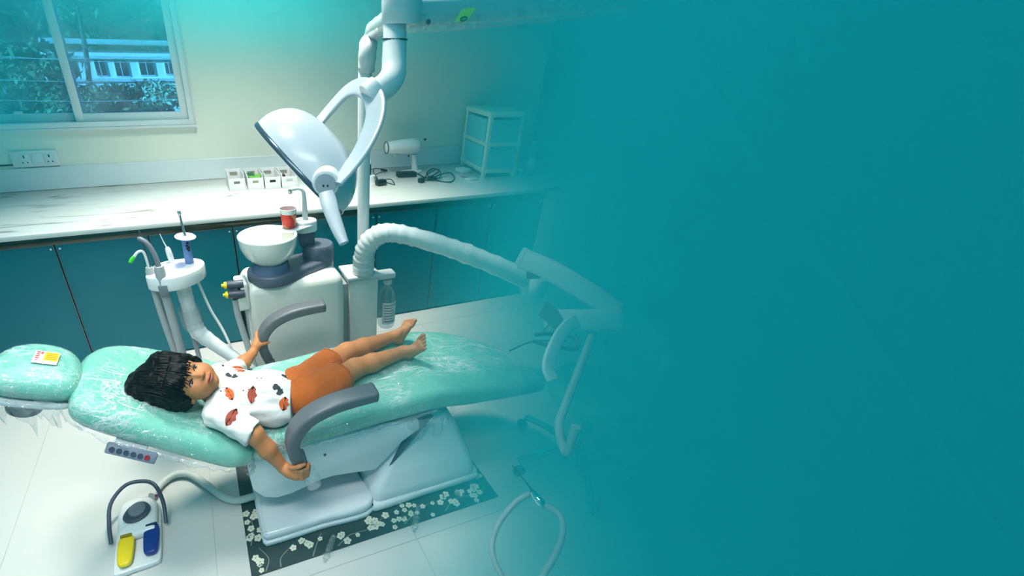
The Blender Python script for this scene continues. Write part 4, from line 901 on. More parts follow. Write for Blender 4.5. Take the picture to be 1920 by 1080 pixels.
# doctor's stool
st = thing('operator_stool', 'mint padded operator stool with a chrome star base at the far right of the chair', 'stool', (1.55, 1.35, 0))
sc_ = atz(1115, 720, .50)
part('stool_seat', cushion(smooth_loop([(.19 * math.cos(a), .19 * math.sin(a)) for a in [2 * math.pi * i / 12 for i in range(12)]], 4), .09, .035, .006, lambda p: Vector((sc_.x + p.x, sc_.y + p.y, .50 + p.z)), 6), m_pad, st, 180)
part('stool_backrest', sweep(spline([Vector((sc_.x + .20, sc_.y - .16, .62)), Vector((sc_.x + .27, sc_.y, .66)), Vector((sc_.x + .2, sc_.y + .17, .62))], 8), rrect(.05, .14, .022, 4), (0, 0, 1)), m_pad, st, 60)
part('stool_column', lathe([(0, 0), (.03, 0), (.03, .3), (.022, .3), (.022, .42), (0, .42)], (sc_.x, sc_.y, .06), (0, 0, 1), 18), m_chrome, st)
for k in range(5):
    a = math.radians(172 + 72 * k); dx, dy = math.cos(a), math.sin(a)
    lg = part('star_leg', sweep(spline([Vector((sc_.x, sc_.y, .12)), Vector((sc_.x + dx * .16, sc_.y + dy * .16, .105)), Vector((sc_.x + dx * .29, sc_.y + dy * .29, .07))], 5), rrect(.038, .022, .006), (0, 0, 1)), m_chrome, st, 60)
    part('caster', cat(lathe([(0, 0), (.028, 0), (.03, .004), (.03, .018), (.028, .022), (0, .022)], (sc_.x + dx * .29 - dy * .012, sc_.y + dy * .29 + dx * .012, .031), (-dy, dx, 0), 18)), m_black, st)

# ================================================================== assistant's instrument holder
ih = thing('instrument_holder', 'white D-shaped instrument holder on a film-wrapped arm left of the spittoon unit', 'instrument holder', (-.16, 2.1, .85))
hl = smooth_loop([(-.288, 2.06), (-.275, 2.02), (-.21, 1.985), (-.13, 2.0), (-.06, 2.06), (-.035, 2.12), (-.05, 2.17), (-.10, 2.20), (-.19, 2.20), (-.255, 2.16)], 5)
part('holder_body', slab(hl, .835, .905, .008), m_white, ih, 60)
part('touch_pad', slab(smooth_loop([(-.20, 2.09), (-.17, 2.075), (-.125, 2.095), (-.115, 2.13), (-.14, 2.15), (-.185, 2.14)], 4), .904, .907, .001), M('touch_pad_lilac', (186, 190, 224), .3), ih)
part('holder_arm', tube([(-.15, 2.10, .84), (-.147, 2.10, .78), (-.143, 2.10, .70), (-.135, 2.10, .62), (-.12, 2.09, .55), (-.06, 2.07, .48), (.02, 2.04, .40), (.12, 1.99, .30), (.20, 1.93, .24)], [.034, .036, .034, .040, .042, .035, .033, .033, .033], 14, 6, .05), m_wrap, ih, 180)
part('arm_cuff', lathe([(.040, 0), (.050, .02), (.052, .09), (.048, .12)], (-.140, 2.10, .57), (-.06, 0, 1), 20, False), m_film, ih)
m_blue = M('instrument_blue', (98, 136, 196), .35); m_met = M('instrument_metal', (190, 196, 200), .2, 1.)
ug = thing('polishing_instrument', 'blue handled instrument with a lilac guard and steel tip standing in the holder', 'dental instrument', (-.105, 2.12, .9), 'instruments in the assistant holder')
part('grip', lathe([(0, 0), (.019, 0), (.020, .02), (.018, .12), (.012, .126), (0, .126)], (-.100, 2.13, .906), (.02, 0, 1), 18), m_blue, ug)
part('grip_marks', cat(*[lathe([(0, 0), (.006, 0), (.006, .0015), (0, .002)], (-.092 + dx, 2.1115, .975 + dz), (.2, -1, 0), 8) for dx, dz in ((0, 0), (.003, .014), (-.005, .022), (0, .034), (-.004, .008))]), m_black, ug, kind='stuff')
part('guard', lathe([(.013, 0), (.045, .004), (.047, .007), (.044, .010), (.012, .012)], (-.097, 2.13, 1.028), (.12, -.05, 1), 24), M('guard_lilac', (226, 222, 244), .3), ug)
part('collar', lathe([(0, 0), (.015, 0), (.014, .012), (0, .012)], (-.098, 2.13, 1.024), (.02, 0, 1), 14), M('collar_maroon', (130, 50, 80), .4), ug)
part('tip', lathe([(.008, 0), (.0055, .03), (.0045, .10), (.008, .104), (.0085, .116), (0, .118)], (-.097, 2.13, 1.036), (-.04, 0, 1), 12), m_met, ug)
sy = thing('air_water_syringe', 'small white syringe handle with a fine tip at the back of the holder', 'dental instrument', (-.19, 2.16, .9), 'instruments in the assistant holder')
part('handle', lathe([(0, 0), (.013, 0), (.014, .04), (.012, .066), (.008, .074), (0, .074)], (-.178, 2.17, .905), (-.1, 0, 1), 14), m_white, sy)
part('needle', tube([(-.186, 2.17, .975), (-.196, 2.17, 1.01), (-.203, 2.17, 1.045)], [.0035, .0025, .002], 6, 4), m_white_sat, sy)
hv = thing('suction_tip', 'thick grey suction nozzle with a bent tip at the front of the holder', 'dental instrument', (-.225, 2.02, .84), 'instruments in the assistant holder')
part('nozzle', tube([(-.222, 2.01, .81), (-.222, 2.01, .92), (-.222, 2.01, .955)], [.019, .023, .020], 14, 5), m_hoseg, hv)
part('bent_tube', tube([(-.222, 2.01, .95), (-.228, 2.02, 1.0), (-.245, 2.03, 1.05), (-.268, 2.04, 1.072), (-.28, 2.045, 1.074)], [.012, .0115, .0105, .010, .008], 12, 5), m_grey, hv)
part('slot_lip', box(-.242, -.204, 1.982, 1.996, .815, .87, .003), m_grey, hv)
se = thing('saliva_ejector', 'thin white saliva ejector with a bright green tip leaning left from the holder', 'dental instrument', (-.27, 2.06, .88), 'instruments in the assistant holder')
part('socket', lathe([(0, 0), (.019, 0), (.02, .03), (.014, .05), (0, .05)], (-.268, 2.06, .885), (0, 0, 1), 14), m_hoseg, se)
part('straw', tube([(-.268, 2.06, .93), (-.270, 2.06, .98), (-.276, 2.06, 1.01), (-.295, 2.055, 1.012), (-.318, 2.05, .99)], .006, 8, 5), m_white, se)
part('green_tip', tube([(-.312, 2.05, .996), (-.325, 2.048, .983), (-.335, 2.046, .972)], [.0075, .009, .007], 10, 4), M('tip_green', (80, 220, 60), .35), se)
part('dark_tube', tube([(-.262, 2.06, .93), (-.266, 2.065, 1.02), (-.272, 2.07, 1.10)], .004, 6, 4), m_dgrey, se)
for k, (P, r, lab) in enumerate((([(-.268, 2.05, .835), (-.262, 2.05, .70), (-.250, 2.05, .55), (-.235, 2.04, .40), (-.20, 2.02, .2), (-.14, 2.0, .02)], .016, 'left of two pale grey hoses hanging under the instrument holder'),
                      ([(-.222, 2.01, .815), (-.219, 2.02, .70), (-.213, 2.02, .55), (-.206, 2.02, .40), (-.18, 2.0, .2), (-.11, 1.97, .02)], .020, 'wide pale grey hose hanging straight down under the suction nozzle'),
                      ([(-.15, 2.13, .835), (-.160, 2.13, .65), (-.150, 2.12, .5), (-.14, 2.10, .35), (-.10, 2.08, .02)], .012, 'narrow grey hose behind the wrapped holder arm'),
                      ([(-.085, 2.14, .835), (-.070, 2.14, .75), (-.045, 2.13, .64), (-.01, 2.12, .54), (.015, 2.10, .45), (.03, 2.08, .36), (.04, 2.05, .2), (.05, 2.03, .02)], .0065, 'thin white cable curving from the holder down to the chair'))):
    single('instrument_hose', tube(P, r, 12, 6), m_hoseg if k < 3 else m_white, lab, 'hose', P[0], 'hoses under the instrument holder')

# ================================================================== things on the worktop
ZC = .905
clabs = ['white open storage bin at the left end of the row, empty front slot', 'white open storage bin filled with green packets', 'white open storage bin with a small black item showing at its slot', 'white open storage bin fourth in the row, half hidden by the lamp head']
m_green = M('green_packet', (110, 170, 70), .5); m_green2 = M('green_dark_packet', (30, 96, 60), .5)
for k, x0 in enumerate((.205, .335, .458, .580)):
    w = .115; yf = 3.415 - .012 * k; yb = yf + .24; h = .088
    c = thing('storage_bin', clabs[k], 'bin', (x0 + w / 2, yf + .12, ZC), 'white storage bins on the worktop')
    t = .004
    part('shell', cat(prism([(x0 + .008, ZC), (x0 + w - .008, ZC), (x0 + w - .006, ZC + .006), (x0 + .006, ZC + .006)], yf, yb),
        place(cbox(w, t, h, .0015), (x0 + w / 2, yb, ZC + .02 + h / 2)), place(cbox(t, .24, h + .02, .0015), (x0 + .004, yf + .12, ZC + h / 2 + .01)), place(cbox(t, .24, h + .02, .0015), (x0 + w - .004, yf + .12, ZC + h / 2 + .01)),
        place(cbox(w, t, h * .55, .0015), (x0 + w / 2, yf, ZC + h * .275)), place(cbox(w, t, h * .22, .0015), (x0 + w / 2, yf, ZC + h * .86)),
        place(cbox(.036, t, h * .25, .001), (x0 + .018, yf, ZC + h * .65)), place(cbox(.036, t, h * .25, .001), (x0 + w - .018, yf, ZC + h * .65))), m_white, c)
    part('slot', box(x0 + .03, x0 + w - .03, yf + .004, yf + .010, ZC + h * .5, ZC + h * .78), [M('slot_shade', (150, 150, 140), .6), M('slot_cream', (214, 208, 170), .6), m_black, m_white_sat][k], c)
    part('label_window', box(x0 + .03, x0 + w - .03, yb - .006, yb - .002, ZC + .065, ZC + .085), M('slot_shade', (150, 150, 140)), c)
    if k == 1:
        part('packet', place(cbox(.05, .07, .012, .003), (x0 + .04, yf + .10, ZC + .082), (.3, 0, .2)), m_green2, c)
        part('packet', place(cbox(.045, .05, .012, .003), (x0 + .04, yf + .045, ZC + .078), (.2, .1, .4)), m_green, c)
        part('packet', place(cbox(.045, .06, .012, .003), (x0 + .082, yf + .06, ZC + .080), (.3, 0, -.3)), m_green, c)
    if k == 3: part('packet', place(cbox(.02, .03, .012, .003), (x0 + .03, yf + .08, ZC + .08), (.3, 0, .2)), M('maroon_packet', (90, 50, 50), .5), c)
# face scanner / camera on a stand
sc = thing('desk_camera', 'white barrel-shaped device on a short stand at the back of the worktop', 'device', (1.75, 3.62, ZC))
A, B = at(724, 277, 3.62), at(800, 272, 3.62)
V = lathe([(0, 0), (.042, 0), (.046, .004), (.052, .06), (.060, .15), (.062, .22), (.056, .28), (.04, .305), (0, .315)], tuple(A), tuple(B - A), 28)
part('barrel', xf(V, lambda p: Vector((p.x, p.y, A.z + (p.z - A.z) * .95))), m_white, sc, 60)
part('lens_ring', lathe([(.044, 0), (.05, .003), (.05, .010), (.046, .013)], tuple(A - (B - A).normalized() * .004), tuple(B - A), 24, False), m_grey, sc)
part('trigger', place(cbox(.05, .02, .014, .005), at(744, 291, 3.62)), m_white, sc)
part('knob', lathe([(0, 0), (.011, 0), (.010, .014), (0, .016)], at(797, 263, 3.60), (0, 0, 1), 12), m_black, sc)
part('button', lathe([(0, 0), (.007, 0), (.007, .012), (0, .013)], at(766, 291, 3.57), (0, -.5, -1), 10), m_black, sc)
part('top_fin', place(cbox(.10, .006, .008, .002), at(783, 259, 3.62), (0, .08, 0)), m_cream, sc)
n0 = at(777, 292, 3.62)
part('stem', tube([(n0.x, 3.62, n0.z + .01), (n0.x + .004, 3.62, (n0.z + ZC) / 2), (n0.x + .012, 3.615, ZC + .01)], [.022, .024, .030], 14, 5), m_white, sc)
part('foot', slab(stadium(n0.x - .10, 3.60, .03, n0.x + .02, 3.61, .05, 10), ZC, ZC + .018, .006), m_white, sc, 60)
# black power bricks with cable
pa = thing('power_adapter', 'large black power brick with a coiled black cable on the worktop', 'power adapter', (1.62, 3.47, ZC))
part('brick', place(cbox(.165, .075, .04, .010), (1.63, 3.475, ZC + .02), (0, 0, -.12)), m_black, pa)
def c3(P): return [atz(x, y, ZC + h) for x, y, h in P]
part('cable', tube(c3([(783, 326, .02), (800, 333, .01), (822, 322, .05), (812, 316, .07), (800, 326, .03), (818, 338, .006), (845, 341, .006), (852, 332, .006), (843, 324, .02), (826, 327, .03), (814, 332, .01), (803, 338, .008), (796, 334, .02), (808, 322, .06), (822, 318, .05), (826, 330, .02), (812, 338, .01), (790, 330, .02)]), .0055, 8, 6), m_black, pa)
part('plug', place(cbox(.05, .04, .035, .008), tuple(atz(790, 338, ZC + .018)), (0, 0, .4)), m_black, pa)
part('cable_knot', place(cbox(.07, .04, .03, .012), tuple(atz(812, 334, ZC + .016)), (.2, .1, -.3)), m_black, pa)
pc = thing('small_charger', 'small black charger plug with thin tangled wire near the white pole', 'charger', (1.37, 3.36, ZC))
part('plug_body', place(cbox(.085, .06, .045, .016), tuple(atz(714, 342, ZC + .022)), (0, 0, .2)), m_black, pc)
part('wire', tube(c3([(708, 335, .03), (700, 322, .02), (702, 316, .015), (714, 317, .03), (726, 320, .02), (712, 324, .02), (702, 330, .02), (712, 338, .03), (732, 336, .02), (740, 346, .006), (728, 343, .006), (716, 344, .01)]), .0035, 7, 6), m_black, pc)
part('wire_plug', place(cbox(.06, .03, .016, .006), tuple(atz(720, 319, ZC + .02)), (0, .1, -.2)), m_black, pc)
sp = thing('stylus_stand', 'white round holder with an upright black stylus beside the pole', 'stylus stand', (1.27, 3.38, ZC))
b0 = atz(696, 340, ZC)
part('holder', lathe([(0, 0), (.034, 0), (.034, .045), (.028, .05), (0, .05)], tuple(b0), (0, 0, 1), 20), m_white, sp)
part('stylus', lathe([(0, 0), (.008, 0), (.010, .04), (.008, .085), (0, .086)], (b0.x - .012, b0.y, ZC + .05), (0, 0, 1), 12), m_black, sp)
part('stylus_tip', lathe([(.008, 0), (.0075, .03), (.004, .05), (0, .051)], (b0.x - .012, b0.y, ZC + .135), (0, 0, 1), 12), m_white, sp)
# two-tier drawer unit
P0, PX, PY = Vector((2.227, 3.256, ZC)), Vector((.275, -.043, 0)), Vector((.108, .558, 0))
PX = PX * 1.02; PY = PY * .93
du = thing('drawer_tower', 'two-tier cream and mint plastic drawer tower at the right end of the worktop', 'drawer unit', tuple(P0 + PX * .5 + PY * .5))
m_frame = M('cream_plastic_frame', (236, 240, 222), .4, var=.02); m_mint = M('mint_translucent', (120, 214, 222), .3, var=.03)
def U(a, b, z): return P0 + PX * a + PY * b + Vector((0, 0, z))
def bar(p, q, w): return sweep([p, p.lerp(q, .5), q], rrect(w, w, w * .2, 2), (0, 0, 1) if abs((q - p).normalized().z) < .9 else (1, 0, 0))
HT = .475
fr = []
for a in (.03, .97):
    for b in (.03, .97): part('post', bar(U(a, b, 0), U(a, b, HT), .034), m_frame, du, 30)
for z in (.05, .255, HT):
    for a in (.03, .97): part('rail', bar(U(a, -.02, z), U(a, 1.02, z), .036), m_frame, du, 30)
    for b in (.03, .97): part('rail', bar(U(-.02, b, z), U(1.02, b, z), .036), m_frame, du, 30)
part('top_panel', xf(box(0, 1, 0, 1, 0, .012), lambda p: U(p.x, p.y, HT + .01 + p.z)), m_frame, du, 30)
for z0 in (.068, .273):
    dr = part('drawer', xf(box(.09, .91, .0, .96, 0, .165, .0), lambda p: U(p.x, p.y, z0 + p.z)), m_mint, du, 30)
    part('pull_lip', xf(box(.10, .90, -.045, .0, .146, .166), lambda p: U(p.x, p.y, z0 + p.z)), M('mint_lip', (90, 196, 206), .35), dr, 30)
    part('side_panel', xf(box(-.012, .02, .12, .88, .0, .165), lambda p: U(p.x, p.y, z0 + p.z)), m_mint, dr, 30)
part('base_shade_plate', xf(box(.08, .92, .05, .95, .002, .03), lambda p: U(p.x, p.y, p.z)), m_dgrey, du, 30)  # dark plate standing in for the shade under the drawers
bb = thing('spray_bottle', 'blue and white plastic bottle squeezed between the drawer tower and the right wall', 'bottle', tuple(atz(993, 327, ZC)))
q = atz(992, 327, ZC)
part('body', lathe([(0, 0), (.03, 0), (.036, .01), (.036, .13), (.03, .15), (0, .152)], tuple(q), (0, 0, 1), 20), M('bottle_white', (214, 230, 240), .35), bb)
part('base_band', lathe([(.0365, 0), (.037, .035), (.0365, .036)], tuple(q), (0, 0, 1), 20, False), M('bottle_navy', (40, 90, 150), .35), bb)
part('shoulder', lathe([(.034, 0), (.034, .05), (.026, .09), (.018, .12), (0, .122)], (q.x, q.y, q.z + .13), (0, 0, 1), 20), M('bottle_blue', (50, 160, 214), .3), bb)
part('cap', lathe([(.022, 0), (.024, .004), (.022, .03), (0, .032)], (q.x, q.y, q.z + .245), (0, 0, 1), 16), m_white, bb)
q2 = atz(976, 329, ZC)
s2 = thing('small_jar', 'small blue and white jar at the foot of the drawer tower', 'jar', tuple(q2))
part('jar_body', lathe([(0, 0), (.026, 0), (.028, .006), (.028, .035), (0, .036)], tuple(q2), (0, 0, 1), 16), M('jar_blue', (70, 150, 200), .35), s2)
part('jar_lid', lathe([(.029, 0), (.029, .016), (.026, .02), (0, .021)], (q2.x, q2.y, q2.z + .035), (0, 0, 1), 16), m_white, s2)
q3 = atz(880, 337, ZC)
single('paper_packet', place(cbox(.09, .07, .012, .003), (q3.x + .02, q3.y, ZC + .006), (0, 0, .2)), m_white, 'flat white packet lying in front of the drawer tower', 'packet', tuple(q3))
q4 = atz(870, 332, ZC)
single('pink_strip', cat(place(cbox(.035, .05, .006, .002), (q4.x, q4.y, ZC + .003), (0, 0, .3))), M('pink_paper', (190, 90, 120), .5), 'small pink paper strip left of the drawer tower', 'paper', tuple(q4))
q5 = atz(868, 322, ZC)
single('tissue_box', place(cbox(.09, .11, .03, .006), (q5.x, q5.y, ZC + .015), (0, 0, .2)), m_white_sat, 'low white box against the left foot of the drawer tower', 'box', tuple(q5))

# ================================================================== child lying on the chair
HC = np.array([-.143, 1.388, .762])
f_ = _n(np.array([.28, -.58, .76])); u_ = np.array([-.84, 0, .53]); u_ = _n(u_ - f_ * (u_ @ f_)); r_ = np.cross(u_, f_)
AX = np.stack([r_, u_, f_])
def hl_(a, b, c): return HC + r_ * a + u_ * b + f_ * c
m_skin = M('child_skin', (190, 126, 80), .5, var=.05, vscale=18, spec=.35); b = m_skin.node_tree.nodes['Principled BSDF']
b.inputs['Subsurface Weight'].default_value = .12; b.inputs['Subsurface Radius'].default_value = (.012, .006, .004)
person = thing('person', 'small child in white printed t-shirt and orange shorts lying back holding both chair armrests', 'person', (.25, 1.42, .55))
S = SDF((-.30, 1.05, .42), (.95, 1.92, .93), .0034)
# head and face
S.ell(hl_(0, .024, -.012), (.071, .072, .085), AX, .0)
S.ell(hl_(0, -.028, .012), (.063, .064, .063), AX, .02)
for s in (-1, 1): S.ell(hl_(s * .029, -.034, .036), (.030, .030, .030), AX, .02)
S.ell(hl_(0, -.076, .036), (.024, .019, .022), AX, .015)
S.ell(hl_(0, .020, .050), (.052, .022, .024), AX, .015)
for s in (-1, 1): S.ell(hl_(s * .028, -.002, .080), (.016, .009, .012), AX, .012, True)
S.cone(hl_(0, .0, .066), hl_(0, -.027, .082), .006, .0095, .008)
for s in (-1, 1): S.ell(hl_(s * .0095, -.030, .074), (.0075, .006, .008), AX, .005)
S.ell(hl_(0, -.055, .062), (.022, .012, .014), AX, .01)
for s in (-1, 1): S.ell(hl_(s * .069, -.012, -.008), (.009, .026, .017), AX, .006)
NB = np.array([-.060, 1.40, .655])
S.cone(hl_(0, -.05, -.02), NB, .038, .042, .02)
# trunk under the clothes
S.ell((.02, 1.405, .63), (.12, .105, .062), None, .03); S.ell((.17, 1.385, .612), (.10, .088, .050), None, .03); S.ell((.28, 1.41, .61), (.08, .088, .052), None, .03)
nsh, nel, nwr = np.array([-.062, 1.298, .668]), np.array([.040, 1.212, .612]), np.array([.122, 1.163, .468])
fsh, fel, fwr = np.array([-.040, 1.525, .655]), np.array([.02, 1.66, .578]), np.array([.106, 1.765, .580])
for a, e, w in ((nsh, nel, nwr), (fsh, fel, fwr)):
    S.cone(a, e, .040, .033, .02); S.cone(e, e + (w - e) * .45, .032, .031, .015); S.cone(e + (w - e) * .45, w, .031, .020, .015)
# near hand on the foot of the near armrest
S.cone(nwr, (.140, 1.142, .462), .019, .023, .012); S.cone((.138, 1.140, .468), (.158, 1.126, .455), .021, .019, .010)
for i, z in enumerate((.482, .469, .456, .445)):
    L = (1., 1.05, 1., .85)[i]
    p = [np.array([.150, 1.124, z]), np.array([.178, 1.1105, z + .002]), np.array([.178 + .022 * L, 1.115, z + .004]), np.array([.178 + .031 * L, 1.133, z + .005])]
    for j in range(3): S.cone(p[j], p[j + 1], (.0085, .0078, .007)[j], (.0078, .007, .0062)[j], .003)
for a, bb_, r1, r2 in (((.134, 1.148, .478), (.150, 1.126, .496), .012, .0095), ((.150, 1.126, .496), (.170, 1.113, .507), .0095, .0085), ((.170, 1.113, .507), (.190, 1.111, .513), .0085, .0065)): S.cone(a, bb_, r1, r2, .004)
# far hand on the far armrest
S.cone(fwr, (.128, 1.790, .600), .018, .021, .012); S.cone((.128, 1.790, .600), (.136, 1.812, .612), .020, .018, .010)
for i, z in enumerate((.626, .615, .604, .594)):
    p = [np.array([.136, 1.815, z]), np.array([.142, 1.850, z + .006]), np.array([.158, 1.868, z + .006]), np.array([.178, 1.872, z + .003])]
    for j in range(3): S.cone(p[j], p[j + 1], (.0080, .0074, .0068)[j], (.0074, .0068, .006)[j], .003)
for a, bb_, r1, r2 in (((.128, 1.785, .604), (.148, 1.788, .604), .011, .009), ((.148, 1.788, .604), (.168, 1.793, .603), .009, .008), ((.168, 1.793, .603), (.187, 1.797, .603), .008, .0062)): S.cone(a, bb_, r1, r2, .004)
# legs
for hip, kn, an in (((.30, 1.355, .61), (.498, 1.470, .606), (.752, 1.530, .598)), ((.31, 1.475, .612), (.505, 1.598, .606), (.755, 1.664, .598))):
    hip, kn, an = map(np.array, (hip, kn, an)); md_ = kn + (an - kn) * .35
    S.cone(hip, kn, .060, .043, .02); S.ell(kn + np.array([.0, -.004, .008]), (.040, .036, .036), None, .015)
    S.cone(kn, md_, .040, .040, .015); S.cone(md_ - np.array([0, 0, .004]), an, .040, .0265, .015)
# feet with five toes
for heel, d, w, nrm in (((.776, 1.524, .580), (.52, -.36, .74), (-.08, .80, .58), -1), ((.784, 1.655, .580), (.64, .26, .70), (-.25, .90, -.10), 1)):
    heel = np.array(heel); d = _n(np.array(d)); w = np.array(w); w = _n(w - d * (w @ d)); up = np.cross(w, d) * 1.0
    if up[2] < 0: up = -up
    an = heel + np.array([-.02, 0, .022]); S.ell(heel, (.025, .024, .024), None, .012); S.cone(an, heel + d * .045 + up * .012, .026, .020, .015)
    ml = 1  # medial side is +w for the near (right) foot, -w for the far (left) foot
    sg = 1 if nrm < 0 else -1
    S.cone(heel + d * .01, heel + d * .078, .022, .016, .012)
    for q in (-.019, -.007, .007, .019): S.cone(heel + d * .03 + w * q * .5, heel + d * .082 + w * q, .016, .0125, .010)
    for i in range(5):
        q = sg * (.028 - .0138 * i); ln = (.030, .031, .028, .024, .019)[i]; base = heel + d * (.088 - .003 * i) + w * q; r0 = (.0105, .0076, .0072, .0068, .0062)[i]
        S.cone(base, base + d * ln + up * .003, r0 * .92, r0, .0012)
body = part('body', S.mesh(), m_skin, person, 180)
def bvh_of(md): return BVHTree.FromPolygons([tuple(v) for v in md[0]], [tuple(int(i) for i in q) for q in md[1]])
body_md = ([tuple(v.co + ORG[person.name]) for v in body.data.vertices], [tuple(p.vertices) for p in body.data.polygons]); BV = bvh_of(body_md)
def face_pt(a, b_, lift=.0):
    hit = BV.ray_cast(Vector(hl_(a, b_, .14)), Vector(-f_)); return (hit[0] + Vector(f_) * lift) if hit[0] else Vector(hl_(a, b_, .07))
m_eyew = M('eye_white', (188, 176, 164), .3); m_iris = M('eye_dark', (24, 14, 10), .12); m_lash = M('lash_black', (22, 14, 12), .6); m_lip = M('lip_rose', (172, 88, 70), .45)
fx = (Vector(r_), Vector(u_), Vector(f_))
def ellm(c, rad, n=14):
    V, F = [], []
    for j in range(n // 2 + 1):
        t = math.pi * j / (n // 2)
        for i in range(n): a = 2 * math.pi * i / n; V.append(tuple(Vector(c) + fx[0] * (rad[0] * math.sin(t) * math.cos(a)) + fx[1] * (rad[1] * math.cos(t)) + fx[2] * (rad[2] * math.sin(t) * math.sin(a))))
    for j in range(n // 2):
        for i in range(n): k = (i + 1) % n; F.append((j * n + i, j * n + k, (j + 1) * n + k, (j + 1) * n + i))
    return V, F
for s in (-1, 1):
    c = face_pt(s * .028, -.003, -.0015)
    e = part('eye', ellm(c, (.0125, .0040, .0036)), m_eyew, person, 180); recalc(e)
    part('iris', ellm(c + fx[2] * .0012 - fx[1] * .0006 + fx[0] * .001, (.0082, .0040, .0036)), m_iris, e, 180)
    part('eyelash', tube([face_pt(s * .028 - .0145, -.004, .0005), face_pt(s * .028 - .007, .0025, .002), face_pt(s * .028, .0042, .0025), face_pt(s * .028 + .007, .0030, .002), face_pt(s * .028 + .0145, -.003, .0005)], [.0010, .0022, .0026, .0022, .0010], 6, 4), m_lash, e, 180)
    part('eyebrow', tube([face_pt(s * .012, .0165, .0008), face_pt(s * .024, .0205, .001), face_pt(s * .036, .0195, .001), face_pt(s * .046, .0140, .0005)], [.0022, .0030, .0026, .001], 8, 4), m_lash, person, 180)
    part('nostril', ellm(face_pt(s * .0055, -.0345, -.0005), (.0028, .0016, .0018), 8), M('nostril_brown', (90, 46, 32), .7), person, 180)
part('lips', cat(tube([face_pt(-.020, -.0545, -.0005), face_pt(-.010, -.0515, .0008), face_pt(0, -.0525, .001), face_pt(.010, -.0515, .0008), face_pt(.020, -.0545, -.0005)], [.0012, .0034, .0032, .0034, .0012], 8, 4),
     tube([face_pt(-.019, -.0555, -.0005), face_pt(-.009, -.0605, .0005), face_pt(0, -.0615, .001), face_pt(.009, -.0605, .0005), face_pt(.019, -.0555, -.0005)], [.0012, .0036, .0042, .0036, .0012], 8, 4)), m_lip, person, 180)
part('mouth_line', tube([face_pt(-.021, -.0552, .0004), face_pt(-.009, -.0562, .0022), face_pt(0, -.0568, .0028), face_pt(.009, -.0562, .0022), face_pt(.021, -.0552, .0004)], [.0005, .0011, .0012, .0011, .0005], 6, 4), M('mouth_dark', (96, 40, 34), .6), person, 180)

# hair: a full cap that puffs out behind the crown
m_hair = M('black_hair', (6, 4, 5), .42, var=.3, vscale=30, bump=.25, bscale=60, stretch=(1.5, 9, 4), spec=.22)
H = SDF((-.42, 1.22, .60), (.0, 1.56, 1.0), .0036)
H.ell(hl_(0, .040, -.022), (.092, .080, .098), AX, .0); H.ell(hl_(.004, .092, -.030), (.092, .066, .080), AX, .03); H.ell(hl_(-.030, .142, -.045), (.060, .052, .052), AX, .025); H.ell(hl_(.030, .10, -.055), (.07, .06, .05), AX, .02)
for s in (-1, 1): H.ell(hl_(s * .074, .012, -.016), (.018, .040, .046), AX, .02)
H.ell(hl_(-.03, .035, -.075), (.09, .07, .05), AX, .03)
H.wave(.0032, 60, 3); H.wave(.0018, 150, 4)
H.ell(hl_(0, -.034, .088), (.064, .072, .082), AX, .006, True)
H.plane(hl_(0, -.046, -.01), -u_ + f_ * .25)
hair = part('hair', H.mesh(), m_hair, person, 180)
HV_ = bvh_of(([tuple(v.co + ORG[person.name]) for v in hair.data.vertices], [tuple(p.vertices) for p in hair.data.polygons]))
g = random.Random(5); strands = []
def hair_pt(a, b_, lift):
    o_ = Vector(hl_(a, b_, .2)); d_ = Vector(-f_); h1 = HV_.ray_cast(o_, d_); h2 = BV.ray_cast(o_, d_)
    ds = [h_[3] for h_ in (h1, h2) if h_[0] is not None]; return o_ + d_ * (min(ds) - lift) if ds else Vector(hl_(a, b_, .07))
for i in range(30):
    a = -.060 + .120 * i / 29 + g.uniform(-.002, .002); e = .004 + .022 * (abs(a) / .06) ** 1.5 * (1 if a > 0 else .4) + g.uniform(-.007, .010); a2 = a * 1.06 + g.uniform(-.008, .008)
    P = [hair_pt(a * .8, .082, .001), hair_pt(a * .9, .062, .003), hair_pt(a, .044, .004), hair_pt(a * .5 + a2 * .5, .026 + e * .3, .003), hair_pt(a2, e + .004, .002)]
    strands.append(tube(P, [.004, .0052, .0046, .0034, .0008], 6, 4))
for i in range(34):
    a0 = -.085 + .17 * i / 33; P = []
    for t in (0, .25, .5, .75, 1.):
        b0 = .050 + .125 * t; a1 = a0 * (1 - .25 * t) + g.uniform(-.003, .003); o_ = Vector(hl_(a1, b0, .2)); h1 = HV_.ray_cast(o_, Vector(-f_))
        if h1[0] is not None: P.append(h1[0] + Vector(f_) * .0005)
    if len(P) >= 3: strands.append(tube(P, [.0012, .0034, .0036, .002], 6, 4))
part('hair_locks', cat(*strands), m_hair, person, 180, kind='stuff')

# t-shirt
m_shirt = M('white_cotton', (226, 224, 222), .85, var=.02, bump=.15, bscale=40, distort=1., sheen=.2)
T = SDF((-.19, 1.13, .50), (.28, 1.74, .82), .0042)
bx = np.array([.985, -.17, 0]); bx = _n(bx)
T.ell((.015, 1.408, .638), (.115, .128, .080), ((.86, -.1, -.5), (.1, 1, 0), (.5, 0, .86)), 0); T.ell((.075, 1.400, .625), (.115, .125, .080), None, .03); T.ell((.160, 1.385, .612), (.125, .124, .080), None, .04)
T.cone(nsh + np.array([.012, .03, .004]), fsh + np.array([0, -.02, .004]), .050, .050, .03)
T.cone(nsh, nel + np.array([-.004, .006, .004]), .052, .050, .025, cut=(nel + np.array([-.004, .004, .0]), nel - nsh))
T.cone(fsh, fel, .050, .046, .025, cut=(fel - np.array([.0, .02, 0]), fel - fsh))
T.wave(.0055, 28, 8); T.wave(.0022, 75, 9)
T.plane((.212, 1.38, .6), (.965, -.26, .0))
T.ell((-.112, 1.405, .735), (.055, .064, .060), None, .006, True)
